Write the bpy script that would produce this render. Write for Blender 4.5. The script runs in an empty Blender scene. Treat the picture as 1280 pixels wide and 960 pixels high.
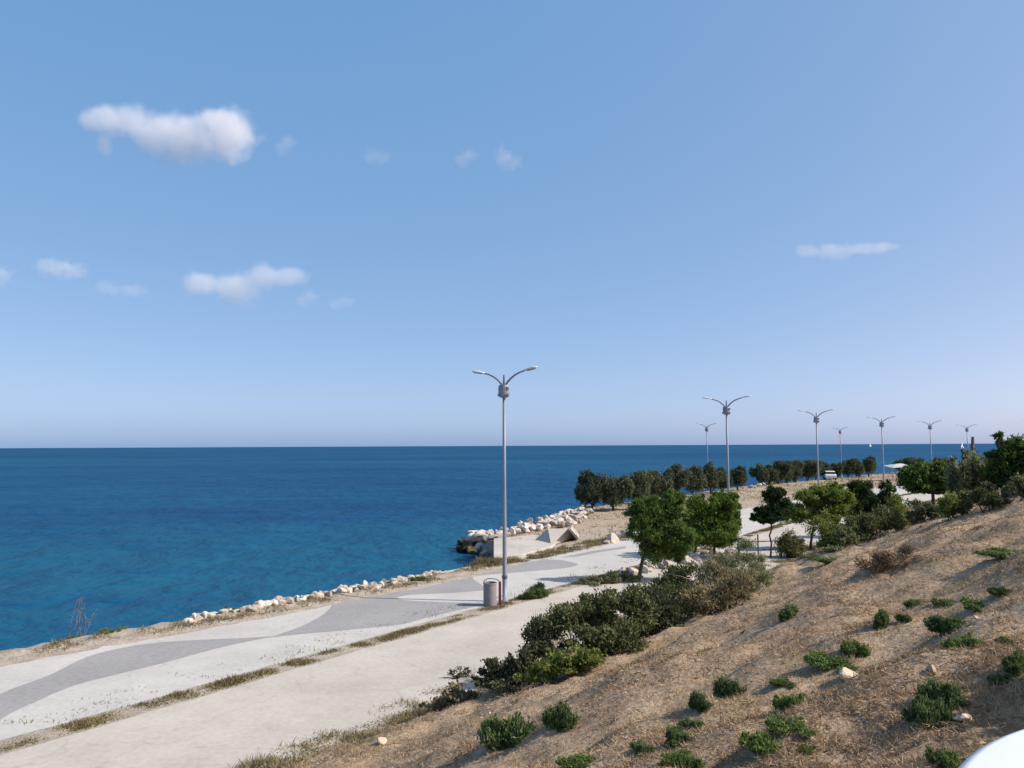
import bpy, math, random
import numpy as np
from mathutils import Vector, Matrix

random.seed(7)
RS = np.random.RandomState
SC = bpy.context.scene
COL = SC.collection
PI = math.pi

# ------------------------------------------------------------------ camera
CAMZ = 6.0
PITCH, ROLL, F = math.radians(4.41), math.radians(0.27), 1000.0
_f = Vector((0, math.cos(PITCH), math.sin(PITCH)))
_r0 = Vector((1, 0, 0)); _u0 = Vector((0, -math.sin(PITCH), math.cos(PITCH)))
_r = math.cos(ROLL) * _r0 - math.sin(ROLL) * _u0
_u = math.sin(ROLL) * _r0 + math.cos(ROLL) * _u0
cam_d = bpy.data.cameras.new('camera'); cam = bpy.data.objects.new('camera', cam_d); COL.objects.link(cam)
cam_d.sensor_width = 36.0; cam_d.lens = 36.0 * F / 1280.0
cam_d.clip_start = 0.05; cam_d.clip_end = 90000
m = Matrix.Identity(4)
for i in range(3):
    m[i][0], m[i][1], m[i][2] = _r[i], _u[i], -_f[i]
m[2][3] = CAMZ
cam.matrix_world = m
SC.camera = cam

def ray(px, py):
    return _f + float((px - 640) / F) * _r - float((py - 480) / F) * _u
def P(px, py, z=0.0):                       # photo pixel -> world point on the level z
    d = ray(px, py); t = (z - CAMZ) / d.z
    return (d.x * t, d.y * t)
def PY(px, py, y):                          # photo pixel -> world point at the depth y
    d = ray(px, py); t = y / d.y
    return Vector((d.x * t, y, CAMZ + d.z * t))

# ------------------------------------------------------------------ curves of the place
def catmull(pts, n=12):
    pts = [np.array(p, float) for p in pts]
    P_ = [2 * pts[0] - pts[1]] + pts + [2 * pts[-1] - pts[-2]]
    out = []
    for i in range(1, len(P_) - 2):
        a, b, c, d = P_[i - 1], P_[i], P_[i + 1], P_[i + 2]
        for k in range(n):
            t = k / n
            out.append(.5 * ((2 * b) + (-a + c) * t + (2 * a - 5 * b + 4 * c - d) * t * t + (-a + 3 * b - 3 * c + d) * t ** 3))
    out.append(pts[-1])
    return np.array(out)
SPINE = catmull([(-46, -35), (-23.3, -2.2), (-10.6, 16.0), (-0.3, 30.8), (13.3, 50), (26.6, 70), (40.4, 88), (55, 105), (71, 124), (110, 168), (200, 262), (340, 400)])
def offset(line, d):                        # d > 0: to the right of the walking direction
    t = np.gradient(line, axis=0); t /= np.linalg.norm(t, axis=1)[:, None]
    return line + np.stack([t[:, 1], -t[:, 0]], 1) * d
TOE = offset(SPINE, 5.25)
SHORE = np.array([(-75, -62), (-38, -9), (-15.3, 23.8), (-10.1, 29.6), (-3.4, 38), (-1.1, 42.0), (-.6, 50.9), (-1.6, 53.2), (2.2, 62.5), (7, 77.5), (20, 97), (33, 116),
                  (55, 141), (82, 172), (150, 262), (300, 450), (520, 700)], float)

def sdist(line, x, y):                      # signed distance, positive on the right of the polyline
    x = np.asarray(x, float); y = np.asarray(y, float)
    best = np.full(x.shape, 1e9); sgn = np.ones(x.shape)
    for a, b in zip(line[:-1], line[1:]):
        d = b - a; L = d @ d
        t = np.clip(((x - a[0]) * d[0] + (y - a[1]) * d[1]) / L, 0, 1)
        ex, ey = x - (a[0] + t * d[0]), y - (a[1] + t * d[1])
        q = ex * ex + ey * ey
        c = d[1] * (x - a[0]) - d[0] * (y - a[1])
        w = q < best - 1e-9
        best = np.where(w, q, best); sgn = np.where(w, np.sign(c), sgn)
    return np.sqrt(best) * np.where(sgn == 0, 1, sgn)

_w = RS(3)
_WAVES = [(s, _w.uniform(0, 2 * PI, 9), _w.uniform(0, 2 * PI, 9), _w.uniform(.7, 1.4, 9)) for s in (6.0, 2.2, .9, .5)]
def bumps(x, y, i):
    s, th, ph, k = _WAVES[i]; o = np.zeros(np.shape(x))
    for a, b, c in zip(th, ph, k):
        o = o + np.sin((x * np.cos(a) + y * np.sin(a)) * c * 2 * PI / s + b)
    return o / 3.0
TOE_C = TOE[::3]; 
def height(x, y):
    x = np.asarray(x, float); y = np.asarray(y, float)
    d = sdist(TOE_C, x, y)
    dd = np.maximum(d, 0)
    run = np.where(dd < .8, dd * dd / 1.6, dd - .4)
    h = np.where(run < 12, .385 * run, .385 * 12 + .06 * (np.minimum(run, 60) - 12))
    h = np.where((run > 9) & (run < 15), .385 * 12 - .06 * 0 + np.where(run < 12, -.385 * (12 - run), .06 * (run - 12)) - .0, h)
    k = np.clip(dd / 2.5, 0, 1)
    furrow = np.sin((0.93 * x - 0.36 * y) * 2 * PI / 1.9 + 1.1 * bumps(x, y, 0)) 
    h = h + k * (.13 * bumps(x, y, 0) + .07 * bumps(x, y, 1) + .05 * bumps(x, y, 2) + .022 * bumps(x, y, 3) + .0 * furrow)
    sd = sdist(SHORE, x, y)
    drop = np.clip(-sd / np.where((y > 43) & (y < 80), 1.6, 3.0), 0, 1)
    z = h - 3.6 * (drop * drop * (3 - 2 * drop))
    lip = np.clip(1 - np.abs(sd - .6) / 1.2, 0, 1)
    return z + lip * (.10 + .06 * bumps(x, y, 2)) * (sd > -.6) * (np.asarray(y) < 41.5)
def Z(x, y): return float(height(np.array([x]), np.array([y]))[0])
def HP(px, py):                             # photo pixel -> point on the terrain
    d = ray(px, py)
    t = np.concatenate([np.linspace(.5, 30, 900), np.linspace(30.05, 220, 2400)])
    x, y, z = d.x * t, d.y * t, CAMZ + d.z * t
    k = np.argmax(z < height(x, y))
    if k == 0: k = len(t) - 1
    return Vector((x[k], y[k], float(height(x[k:k + 1], y[k:k + 1])[0])))

# ------------------------------------------------------------------ materials
def mat(name):
    m = bpy.data.materials.new(name); m.use_nodes = True
    nt = m.node_tree; nt.nodes.clear()
    out = nt.nodes.new('ShaderNodeOutputMaterial')
    return m, nt, out
def N(nt, typ, **kw):
    n = nt.nodes.new(typ)
    for k, v in kw.items():
        if k.startswith('i_'): n.inputs[k[2:].replace('_', ' ')].default_value = v
        elif isinstance(k, str): setattr(n, k, v)
    return n
def ramp(nt, fac, stops):
    r = nt.nodes.new('ShaderNodeValToRGB'); e = r.color_ramp.elements
    while len(e) < len(stops): e.new(.5)
    for q, (p, c) in zip(e, stops): q.position = p; q.color = (*c, 1)
    nt.links.new(fac, r.inputs[0]); return r.outputs[0]
def noise(nt, scale, detail=4, rough=.55, vec=None, obj=False):
    n = nt.nodes.new('ShaderNodeTexNoise'); n.inputs['Scale'].default_value = scale
    n.inputs['Detail'].default_value = detail; n.inputs['Roughness'].default_value = rough
    if vec is None:
        if obj: vec = nt.nodes.new('ShaderNodeTexCoord').outputs['Object']
        else: vec = nt.nodes.new('ShaderNodeNewGeometry').outputs['Position']
    nt.links.new(vec, n.inputs['Vector']); return n.outputs['Fac']
def mixc(nt, fac, a, b):
    x = nt.nodes.new('ShaderNodeMix'); x.data_type = 'RGBA'
    for s, v in ((0, fac), (6, a), (7, b)):
        if isinstance(v, (int, float)): x.inputs[s].default_value = v
        elif isinstance(v, tuple): x.inputs[s].default_value = (*v, 1)
        else: nt.links.new(v, x.inputs[s])
    return x.outputs[2]
def math_(nt, op, a, b=None, c=None, clamp=False):
    x = nt.nodes.new('ShaderNodeMath'); x.operation = op; x.use_clamp = clamp
    for i, v in enumerate((a, b, c)):
        if v is None: continue
        if isinstance(v, (int, float)): x.inputs[i].default_value = v
        else: nt.links.new(v, x.inputs[i])
    return x.outputs[0]
def pbsdf(nt, out, color, rough=.8, spec=.3, metal=0.0, bump=None, bstr=.3, bdist=.02):
    b = nt.nodes.new('ShaderNodeBsdfPrincipled')
    if isinstance(color, tuple): b.inputs['Base Color'].default_value = (*color, 1)
    else: nt.links.new(color, b.inputs['Base Color'])
    if isinstance(rough, (int, float)): b.inputs['Roughness'].default_value = rough
    else: nt.links.new(rough, b.inputs['Roughness'])
    b.inputs['Specular IOR Level'].default_value = spec; b.inputs['Metallic'].default_value = metal
    if bump is not None:
        bp = nt.nodes.new('ShaderNodeBump'); bp.inputs['Strength'].default_value = bstr; bp.inputs['Distance'].default_value = bdist
        nt.links.new(bump, bp.inputs['Height']); nt.links.new(bp.outputs[0], b.inputs['Normal'])
    nt.links.new(b.outputs[0], out.inputs['Surface']); return b

def plain(name, c, rough=.6, spec=.4, metal=0.0, var=.12, scale=6):
    m, nt, out = mat(name)
    f = noise(nt, scale, 5, obj=True)
    col = ramp(nt, f, [(.3, tuple(v * (1 - var) for v in c)), (.7, tuple(min(1, v * (1 + var)) for v in c))])
    pbsdf(nt, out, col, rough, spec, metal, noise(nt, scale * 6, 3, obj=True), .15, .01)
    return m

def leaf_mat(name, cols, clump=1.2, transl=.25):
    m, nt, out = mat(name)
    g = nt.nodes.new('ShaderNodeNewGeometry')
    rnd = g.outputs['Random Per Island']
    f = noise(nt, clump, 3)
    mixf = math_(nt, 'ADD', math_(nt, 'MULTIPLY', rnd, .55), math_(nt, 'MULTIPLY', f, .6))
    oi = nt.nodes.new('ShaderNodeObjectInfo').outputs['Random']
    mixf = math_(nt, 'ADD', mixf, math_(nt, 'MULTIPLY_ADD', oi, .26, -.13))
    mixf = math_(nt, 'SUBTRACT', mixf, .08, clamp=True)
    n = len(cols)
    col = ramp(nt, mixf, [(.15 + .7 * i / max(1, n - 1), c) for i, c in enumerate(cols)])
    d = nt.nodes.new('ShaderNodeBsdfDiffuse'); t = nt.nodes.new('ShaderNodeBsdfTranslucent')
    nt.links.new(col, d.inputs[0]); nt.links.new(col, t.inputs[0])
    mx = nt.nodes.new('ShaderNodeMixShader'); mx.inputs[0].default_value = transl
    nt.links.new(d.outputs[0], mx.inputs[1]); nt.links.new(t.outputs[0], mx.inputs[2])
    nt.links.new(mx.outputs[0], out.inputs['Surface']); return m

M = {}
M['pine'] = leaf_mat('pine_needles', [(0.037, 0.069, 0.025), (0.083, 0.144, 0.037), (0.174, 0.246, 0.060)], 1.6, .35)
M['pine_light'] = leaf_mat('fresh_needles', [(0.060, 0.110, 0.024), (0.149, 0.221, 0.044), (0.280, 0.342, 0.091)], 1.6, .35)
M['pine_dark'] = leaf_mat('dark_needles', [(0.019, 0.038, 0.019), (0.043, 0.077, 0.027), (0.096, 0.136, 0.043)], 1.6, .35)
M['tamarisk'] = leaf_mat('grey_foliage', [(.048, .066, .040), (.090, .112, .066), (.155, .17, .105)], .9)
M['shrub'] = leaf_mat('shrub_leaves', [(0.058, 0.071, 0.034), (0.122, 0.136, 0.058), (0.232, 0.225, 0.110)], 1.5, .33)
M['shrub_dark'] = leaf_mat('dark_leaves', [(0.047, 0.055, 0.035), (0.101, 0.111, 0.059), (0.193, 0.193, 0.113)], 1.8)
M['shrub_yellow'] = leaf_mat('yellow_leaves', [(0.097, 0.129, 0.032), (0.177, 0.209, 0.056), (0.306, 0.322, 0.097)], 1.5, .33)
M['olive'] = leaf_mat('olive_leaves', [(0.100, 0.119, 0.059), (0.198, 0.217, 0.110), (0.357, 0.337, 0.198)], 1.5, .33)
M['tuft'] = leaf_mat('tuft_leaves', [(.060, .090, .036), (.115, .165, .062), (.205, .26, .115)], 3.0, .35)
M['tuft_light'] = leaf_mat('light_tuft_leaves', [(0.072, 0.116, 0.033), (0.138, 0.198, 0.061), (0.237, 0.286, 0.110)], 3.0, .35)
M['straw'] = leaf_mat('straw', [(.145, .092, .052), (.32, .222, .134), (.46, .345, .22), (.58, .475, .33)], .8, .15)
M['verge'] = leaf_mat('verge_grass', [(.085, .082, .038), (.205, .17, .09), (.34, .275, .17)], .9, .2)
M['toe'] = leaf_mat('foot_grass', [(.12, .11, .05), (.28, .235, .13), (.40, .33, .21)], .9, .2)
M['withered'] = leaf_mat('withered_leaves', [(.09, .08, .04), (.19, .165, .085), (.33, .28, .17)], 1.5, .2)
M['brown'] = leaf_mat('dry_brown_twigs', [(.11, .075, .045), (.22, .155, .095), (.36, .275, .175)], 1.5, .1)
M['bark'] = plain('bark', (.075, .058, .045), .9, .1, var=.35, scale=14)
M['bark_pale'] = plain('pale_bark', (.22, .17, .13), .9, .1, var=.3, scale=14)
M['pole'] = plain('galvanised_paint', (.20, .22, .265), .45, .5, var=.06, scale=3)
M['pole_dark'] = plain('dark_grey_metal', (.09, .095, .11), .5, .4, var=.1)
M['lamp_top'] = plain('pale_lamp_housing', (.62, .63, .64), .3, .5, var=.04)
M['lens'] = plain('grey_lens', (.2, .21, .22), .2, .6, var=.05)
M['bin'] = plain('bin_grey', (.20, .195, .205), .6, .3, var=.08, scale=5)
M['dark'] = plain('hollow_shade', (.02, .02, .02), .9, .1)  # near-black that paints the shade inside the bin
M['red'] = plain('red_paint', (.13, .02, .018), .55, .3, var=.2)
M['white_plastic'] = plain('white_plastic', (.80, .81, .82), .35, .45, var=.02, scale=2)
M['white_paint'] = plain('white_paint', (.75, .76, .77), .3, .5, var=.03)
M['sailcloth'] = plain('sailcloth', (.85, .86, .86), .7, .2, var=.02)
M['glass'] = plain('dark_glass', (.02, .025, .03), .08, .6)
M['rubber'] = plain('black_rubber', (.02, .02, .02), .8, .2)
M['rail'] = plain('dark_rail_paint', (.05, .055, .065), .5, .4)
M['canvas'] = plain('pale_canvas', (.40, .42, .43), .8, .2, var=.05)

def rock_mat(name, stops, scale=2.2):
    m, nt, out = mat(name)
    g = nt.nodes.new('ShaderNodeObjectInfo').outputs['Random']
    f = noise(nt, scale, 6, .6)
    f2 = math_(nt, 'ADD', math_(nt, 'MULTIPLY', f, .75), math_(nt, 'MULTIPLY', g, .25))
    pbsdf(nt, out, ramp(nt, f2, stops), .9, .2, 0, noise(nt, 9, 6, .65), .6, .05)
    return m
M['rock'] = rock_mat('limestone', [(.3, (.22, .175, .14)), (.48, (.42, .365, .31)), (.72, (.60, .555, .50))])
M['rock_wet'] = rock_mat('wet_rock', [(.3, (.012, .012, .008)), (.52, (.035, .03, .016)), (.75, (.14, .11, .06))])
M['rock_field'] = rock_mat('field_stone', [(.3, (.30, .22, .15)), (.5, (.47, .37, .27)), (.72, (.60, .50, .40))])

def concrete(name, lo, hi, stain=(.5, .45, .38), joints=None):
    m, nt, out = mat(name)
    a = noise(nt, .35, 5, .6); b = noise(nt, 7, 6, .7); s = noise(nt, 1.1, 6, .65)
    col = ramp(nt, a, [(.32, lo), (.68, hi)])
    col = mixc(nt, math_(nt, 'MULTIPLY', ramp(nt, s, [(.48, (0, 0, 0)), (.72, (1, 1, 1))]), .4), col, stain)
    col = mixc(nt, .10, col, ramp(nt, b, [(.35, (.12, .11, .1)), (.65, (.75, .72, .68))]))
    v = nt.nodes.new('ShaderNodeTexVoronoi'); v.feature = 'DISTANCE_TO_EDGE'; v.inputs['Scale'].default_value = .22
    wv = nt.nodes.new('ShaderNodeVectorMath'); wv.operation = 'MULTIPLY_ADD'
    nz = nt.nodes.new('ShaderNodeTexNoise'); nz.inputs['Scale'].default_value = 1.2; nz.inputs['Detail'].default_value = 4
    g = nt.nodes.new('ShaderNodeNewGeometry'); nt.links.new(g.outputs['Position'], nz.inputs['Vector'])
    nt.links.new(nz.outputs['Color'], wv.inputs[0]); wv.inputs[1].default_value = (1.2, 1.2, 0); nt.links.new(g.outputs['Position'], wv.inputs[2])
    nt.links.new(wv.outputs[0], v.inputs['Vector'])
    crack = ramp(nt, v.outputs['Distance'], [(0, (1, 1, 1)), (.006, (0, 0, 0))])
    col = mixc(nt, math_(nt, 'MULTIPLY', crack, .22), col, (.16, .14, .12))
    pbsdf(nt, out, col, .88, .2, 0, b, .25, .01)
    return m
M['path'] = concrete('path_concrete', (.37, .337, .290), (.45, .415, .362), (.30, .265, .215))
M['prom'] = concrete('promenade_concrete', (.385, .370, .345), (.46, .445, .418), (.315, .295, .265))
M['grey'] = concrete('grey_paving', (.22, .217, .216), (.26, .257, .256), (.20, .195, .19))
M['pink'] = concrete('pink_paving', (.31, .28, .265), (.36, .325, .305), (.30, .27, .25))
M['pier'] = concrete('pier_concrete', (.36, .325, .285), (.46, .43, .38), (.32, .28, .23))

def terrain_mat():
    m, nt, out = mat('hill_ground')
    at = nt.nodes.new('ShaderNodeAttribute'); at.attribute_name = 'zone'; hill = at.outputs['Fac']
    big = noise(nt, .32, 5, .6); mid = noise(nt, 1.7, 6, .65); fine = noise(nt, 14, 6, .7)
    dry = ramp(nt, mid, [(.28, (.145, .092, .054)), (.45, (.285, .195, .12)), (.58, (.40, .285, .18)), (.74, (.52, .40, .27))])
    red = ramp(nt, mid, [(.3, (.21, .13, .085)), (.7, (.45, .31, .215))])
    dry = mixc(nt, ramp(nt, big, [(.45, (0, 0, 0)), (.62, (1, 1, 1))]), dry, red)
    dry = mixc(nt, .4, dry, ramp(nt, fine, [(.33, (.12, .08, .05)), (.5, (.32, .24, .16)), (.68, (.62, .51, .38))]))
    gr = ramp(nt, mid, [(.3, (.09, .085, .035)), (.7, (.24, .20, .10))])
    dry = mixc(nt, math_(nt, 'MULTIPLY', ramp(nt, noise(nt, .6, 4), [(.54, (0, 0, 0)), (.68, (1, 1, 1))]), .45), dry, gr)
    sand = ramp(nt, mid, [(.3, (.19, .15, .11)), (.5, (.29, .245, .195)), (.7, (.41, .36, .30))])
    sand = mixc(nt, .35, sand, ramp(nt, fine, [(.35, (.14, .11, .08)), (.6, (.55, .5, .43))]))
    pz = nt.nodes.new('ShaderNodeSeparateXYZ'); g = nt.nodes.new('ShaderNodeNewGeometry'); nt.links.new(g.outputs['Position'], pz.inputs[0])
    wet = ramp(nt, math_(nt, 'MULTIPLY_ADD', pz.outputs[2], .4, .9), [(.3, (0, 0, 0)), (.75, (1, 1, 1))])
    sand = mixc(nt, wet, (.05, .045, .035), sand)
    col = mixc(nt, hill, sand, dry)
    h = math_(nt, 'ADD', math_(nt, 'MULTIPLY', mid, .7), math_(nt, 'MULTIPLY', fine, .35))
    pbsdf(nt, out, col, .95, .1, 0, h, .9, .10)
    return m
M['terrain'] = terrain_mat()

def sea_mat():
    m, nt, out = mat('sea_water')
    g = nt.nodes.new('ShaderNodeNewGeometry'); pos = g.outputs['Position']
    def stretched(sx, sy, rot):
        mp = nt.nodes.new('ShaderNodeMapping'); mp.inputs['Scale'].default_value = (sx, sy, 1); mp.inputs['Rotation'].default_value = (0, 0, rot)
        nt.links.new(pos, mp.inputs['Vector']); return mp.outputs[0]
    w1 = noise(nt, 1.0, 3, .5, stretched(.50, .34, .1)); w2 = noise(nt, 1.0, 4, .6, stretched(1.5, 1.0, -.5)); w3 = noise(nt, 1.0, 3, .5, stretched(.12, .09, -.2))
    h = math_(nt, 'ADD', math_(nt, 'MULTIPLY', w1, 1.0), math_(nt, 'ADD', math_(nt, 'MULTIPLY', w2, .30), math_(nt, 'MULTIPLY', w3, 2.2)))
    patch = noise(nt, 1.0, 4, .55, stretched(.004, .010, .2))
    streak = noise(nt, 1.0, 5, .6, stretched(.06, .2, .1))
    f = math_(nt, 'ADD', math_(nt, 'MULTIPLY', patch, .6), math_(nt, 'MULTIPLY', streak, .4))
    col = ramp(nt, f, [(.38, (.001, .038, .114)), (.5, (.002, .056, .134)), (.62, (.004, .074, .142))])
    bp = nt.nodes.new('ShaderNodeBump'); bp.inputs['Strength'].default_value = 1.0; bp.inputs['Distance'].default_value = .7; nt.links.new(h, bp.inputs['Height'])
    d = nt.nodes.new('ShaderNodeBsdfDiffuse'); gl = nt.nodes.new('ShaderNodeBsdfGlossy'); gl.inputs['Roughness'].default_value = .25
    nt.links.new(col, d.inputs['Color']); fr = nt.nodes.new('ShaderNodeFresnel'); fr.inputs['IOR'].default_value = 1.33
    for q in (d, gl, fr): nt.links.new(bp.outputs[0], q.inputs['Normal'])
    fac = math_(nt, 'MINIMUM', math_(nt, 'MULTIPLY', fr.outputs[0], .5), .105)
    mx = nt.nodes.new('ShaderNodeMixShader'); nt.links.new(fac, mx.inputs[0]); nt.links.new(d.outputs[0], mx.inputs[1]); nt.links.new(gl.outputs[0], mx.inputs[2])
    nt.links.new(mx.outputs[0], out.inputs['Surface']); return m
M['sea'] = sea_mat()

# ------------------------------------------------------------------ mesh helpers
class MB:
    def __init__(s): s.v = []; s.f = []
    def add(s, v, f):
        o = len(s.v); s.v += [tuple(p) for p in v]; s.f += [tuple(i + o for i in q) for q in f]; return s
    def tube(s, pts, rad, n=8, cap=True):
        pts = [Vector(p) for p in pts]; rad = rad if isinstance(rad, (list, tuple)) else [rad] * len(pts)
        v = []; f = []; up = Vector((.13, .27, 1)).normalized(); prev = None
        for i, p in enumerate(pts):
            t = (pts[min(i + 1, len(pts) - 1)] - pts[max(i - 1, 0)]).normalized()
            if prev is None:
                a = t.cross(up if abs(t.dot(up)) < .97 else Vector((1, 0, 0))).normalized()
            else:
                a = (prev - t * prev.dot(t)).normalized()
            prev = a; b = t.cross(a)
            for k in range(n):
                w = 2 * PI * k / n; v.append(p + rad[i] * (math.cos(w) * a + math.sin(w) * b))
        for i in range(len(pts) - 1):
            for k in range(n):
                f.append((i * n + k, i * n + (k + 1) % n, (i + 1) * n + (k + 1) % n, (i + 1) * n + k))
        if cap: f.append(tuple(range(n - 1, -1, -1))); f.append(tuple(range((len(pts) - 1) * n, len(pts) * n)))
        return s.add(v, f)
    def box(s, c, h, rz=0.0):
        v = []
        for x in (-1, 1):
            for y in (-1, 1):
                for z in (-1, 1):
                    X, Y = x * h[0], y * h[1]
                    v.append((c[0] + X * math.cos(rz) - Y * math.sin(rz), c[1] + X * math.sin(rz) + Y * math.cos(rz), c[2] + z * h[2]))
        return s.add(v, [(0, 1, 3, 2), (4, 6, 7, 5), (0, 4, 5, 1), (2, 3, 7, 6), (0, 2, 6, 4), (1, 5, 7, 3)])
    def lathe(s, prof, n=24, c=(0, 0, 0)):
        v = []; f = []
        for r, z in prof:
            for k in range(n): v.append((c[0] + r * math.cos(2 * PI * k / n), c[1] + r * math.sin(2 * PI * k / n), c[2] + z))
        for i in range(len(prof) - 1):
            for k in range(n): f.append((i * n + k, i * n + (k + 1) % n, (i + 1) * n + (k + 1) % n, (i + 1) * n + k))
        f.append(tuple(range(n - 1, -1, -1))); f.append(tuple(range((len(prof) - 1) * n, len(prof) * n)))
        return s.add(v, f)
    def build(s, name, m, parent=None, smooth=False, bevel=0.0):
        me = bpy.data.meshes.new(name); me.from_pydata(s.v, [], s.f); me.update()
        return link(name, me, m, parent, smooth, bevel)
def link(name, me, m, parent=None, smooth=False, bevel=0.0):
    me.materials.append(m)
    if smooth: me.polygons.foreach_set('use_smooth', [True] * len(me.polygons))
    o = bpy.data.objects.new(name, me); COL.objects.link(o)
    if parent is not None: o.parent = parent
    if bevel:
        b = o.modifiers.new('bevel', 'BEVEL'); b.width = bevel; b.segments = 2; b.limit_method = 'ANGLE'
    return o
def raw_mesh(name, v, nper):                # loose faces of nper corners each
    v = np.ascontiguousarray(v, np.float32); nv = len(v); nf = nv // nper
    me = bpy.data.meshes.new(name); me.vertices.add(nv); me.vertices.foreach_set('co', v.ravel())
    me.loops.add(nv); me.loops.foreach_set('vertex_index', np.arange(nv, dtype=np.int32))
    me.polygons.add(nf); me.polygons.foreach_set('loop_start', np.arange(0, nv, nper, dtype=np.int32))
    me.update(calc_edges=True); return me
def tag(o, label=None, cat=None, group=None, kind=None):
    if label: o['label'] = label
    if cat: o['category'] = cat
    if group: o['group'] = group
    if kind: o['kind'] = kind
    return o
def thing(name, label, cat, loc=(0, 0, 0), rz=0.0, group=None):
    o = bpy.data.objects.new(name, None); COL.objects.link(o); o.empty_display_size = .2
    o.location = loc; o.rotation_euler = (0, 0, rz); return tag(o, label, cat, group)
def dup(root, loc, rz=0.0, scale=None, label=None):
    r = root.copy(); COL.objects.link(r); r.location = loc; r.rotation_euler = (0, 0, rz)
    if scale is not None: r.scale = scale if isinstance(scale, (tuple, list)) else (scale,) * 3
    if label: r['label'] = label
    for ch in list(root.children):
        c = ch.copy(); COL.objects.link(c); c.parent = r
        for g in list(ch.children):
            d = g.copy(); COL.objects.link(d); d.parent = c
    return r
def struct(o): return tag(o, kind='structure')

def unit(a): return a / np.maximum(np.linalg.norm(a, axis=1)[:, None], 1e-9)
def leaf_quads(c, axis, length, width, rng, curl=.25):
    n = len(c); axis = unit(axis)
    side = unit(np.cross(axis, rng.normal(size=(n, 3)))); nor = np.cross(axis, side)
    L = (length * rng.uniform(.6, 1.3, n))[:, None]; W = (width * rng.uniform(.6, 1.3, n))[:, None]
    a = c - axis * L * .5; b = c + side * W * .5 + nor * L * curl * .3; d = c + axis * L * .5; e = c - side * W * .5 + nor * L * curl * .3
    return np.stack([a, b, d, e], 1).reshape(-1, 3)
def blades(base, direction, length, width, rng):
    n = len(base); direction = unit(direction)
    side = unit(np.cross(direction, rng.normal(size=(n, 3))))
    L = (length * rng.uniform(.5, 1.4, n))[:, None]; W = (width * rng.uniform(.6, 1.4, n))[:, None]
    return np.stack([base - side * W * .5, base + side * W * .5, base + direction * L], 1).reshape(-1, 3)

def crown_pts(lobes, per_m2, rng, clump=.26, fill=.62):
    """lobes: (centre, (rx, ry, rz)); leaf centres gathered in uneven clumps through each lobe"""
    cs = []; ax = []
    for c, r in lobes:
        r = np.array(r); c = np.array(c)
        area = 4 * PI * (r[0] * r[2]); n = int(per_m2 * area)
        k = max(10, int(8 * area ** .8))
        u = unit(rng.normal(size=(k, 3))) * (rng.uniform(.25, 1, k) ** .55)[:, None] * rng.uniform(.72, 1.16, k)[:, None]
        w = rng.uniform(.3, 1.4, k); w /= w.sum()
        idx = rng.choice(k, n, p=w)
        sig = clump * rng.uniform(.55, 1.2, k)
        p = u[idx] + rng.normal(size=(n, 3)) * sig[idx][:, None] * .62 / max(.6, r.mean()) ** .35
        q = rng.uniform(0, 1, n) < fill
        cs.append(c + p * r); ax.append(unit(u[idx]) * .6 + rng.normal(size=(n, 3)) * .7 + np.array([0, 0, .35]))
    return np.concatenate(cs), np.concatenate(ax)

# ------------------------------------------------------------------ terrain, sea, paving
def seg(a, b, s): return np.arange(a, b, s)
gx = np.concatenate([seg(-75, -25, 2.5), seg(-25, -8, .28), seg(-8, 16, .17), seg(16, 40, .28), seg(40, 120, 1.2), seg(120, 300, 8), seg(300, 1001, 50)])
gy = np.concatenate([seg(-60, 0, 2.0), seg(0, 2, .28), seg(2, 25, .17), seg(25, 62, .28), seg(62, 180, 1.2), seg(180, 400, 8), seg(400, 1001, 50)])
X, Y = np.meshgrid(gx, gy); H = height(X, Y)
nx, ny = len(gx), len(gy)
v = np.stack([X, Y, H], -1).reshape(-1, 3)
i = np.arange(nx * ny).reshape(ny, nx)
q = np.stack([i[:-1, :-1], i[:-1, 1:], i[1:, 1:], i[1:, :-1]], -1).reshape(-1, 4)
keep = (v[q][:, :, 2].max(1) > -3.4)
q = q[keep]
me = bpy.data.meshes.new('ground'); me.vertices.add(len(v)); me.vertices.foreach_set('co', v.astype(np.float32).ravel())
me.loops.add(q.size); me.loops.foreach_set('vertex_index', q.astype(np.int32).ravel())
me.polygons.add(len(q)); me.polygons.foreach_set('loop_start', np.arange(0, q.size, 4, dtype=np.int32)); me.update(calc_edges=True)
zone = np.clip(sdist(TOE_C, v[:, 0], v[:, 1]) / .8 + .5 + .5 * bumps(v[:, 0], v[:, 1], 2), 0, 1)
past = np.clip((v[:, 1] - 52) / 6, 0, 1) * np.clip((-sdist(SPINE, v[:, 0], v[:, 1]) - 8) / 3, 0, 1) * .45
zone = np.maximum(zone, past)
at = me.attributes.new('zone', 'FLOAT', 'POINT'); at.data.foreach_set('value', zone.astype(np.float32))
struct(link('ground', me, M['terrain'], None, True))

SEA = -1.5
ys = np.concatenate([np.arange(-200, 400, 100), [400, 800, 2000, 6000, 20000, 50000]]); xs = np.array([-50000, -12000, -3000, -800, -200, 0, 200, 800, 3000, 12000, 50000])
b = MB(); b.v = [(x, y, SEA) for y in ys for x in xs]
for j in range(len(ys) - 1):
    for k in range(len(xs) - 1): b.f.append((j * len(xs) + k, j * len(xs) + k + 1, (j + 1) * len(xs) + k + 1, (j + 1) * len(xs) + k))
struct(b.build('sea', M['sea']))

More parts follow.
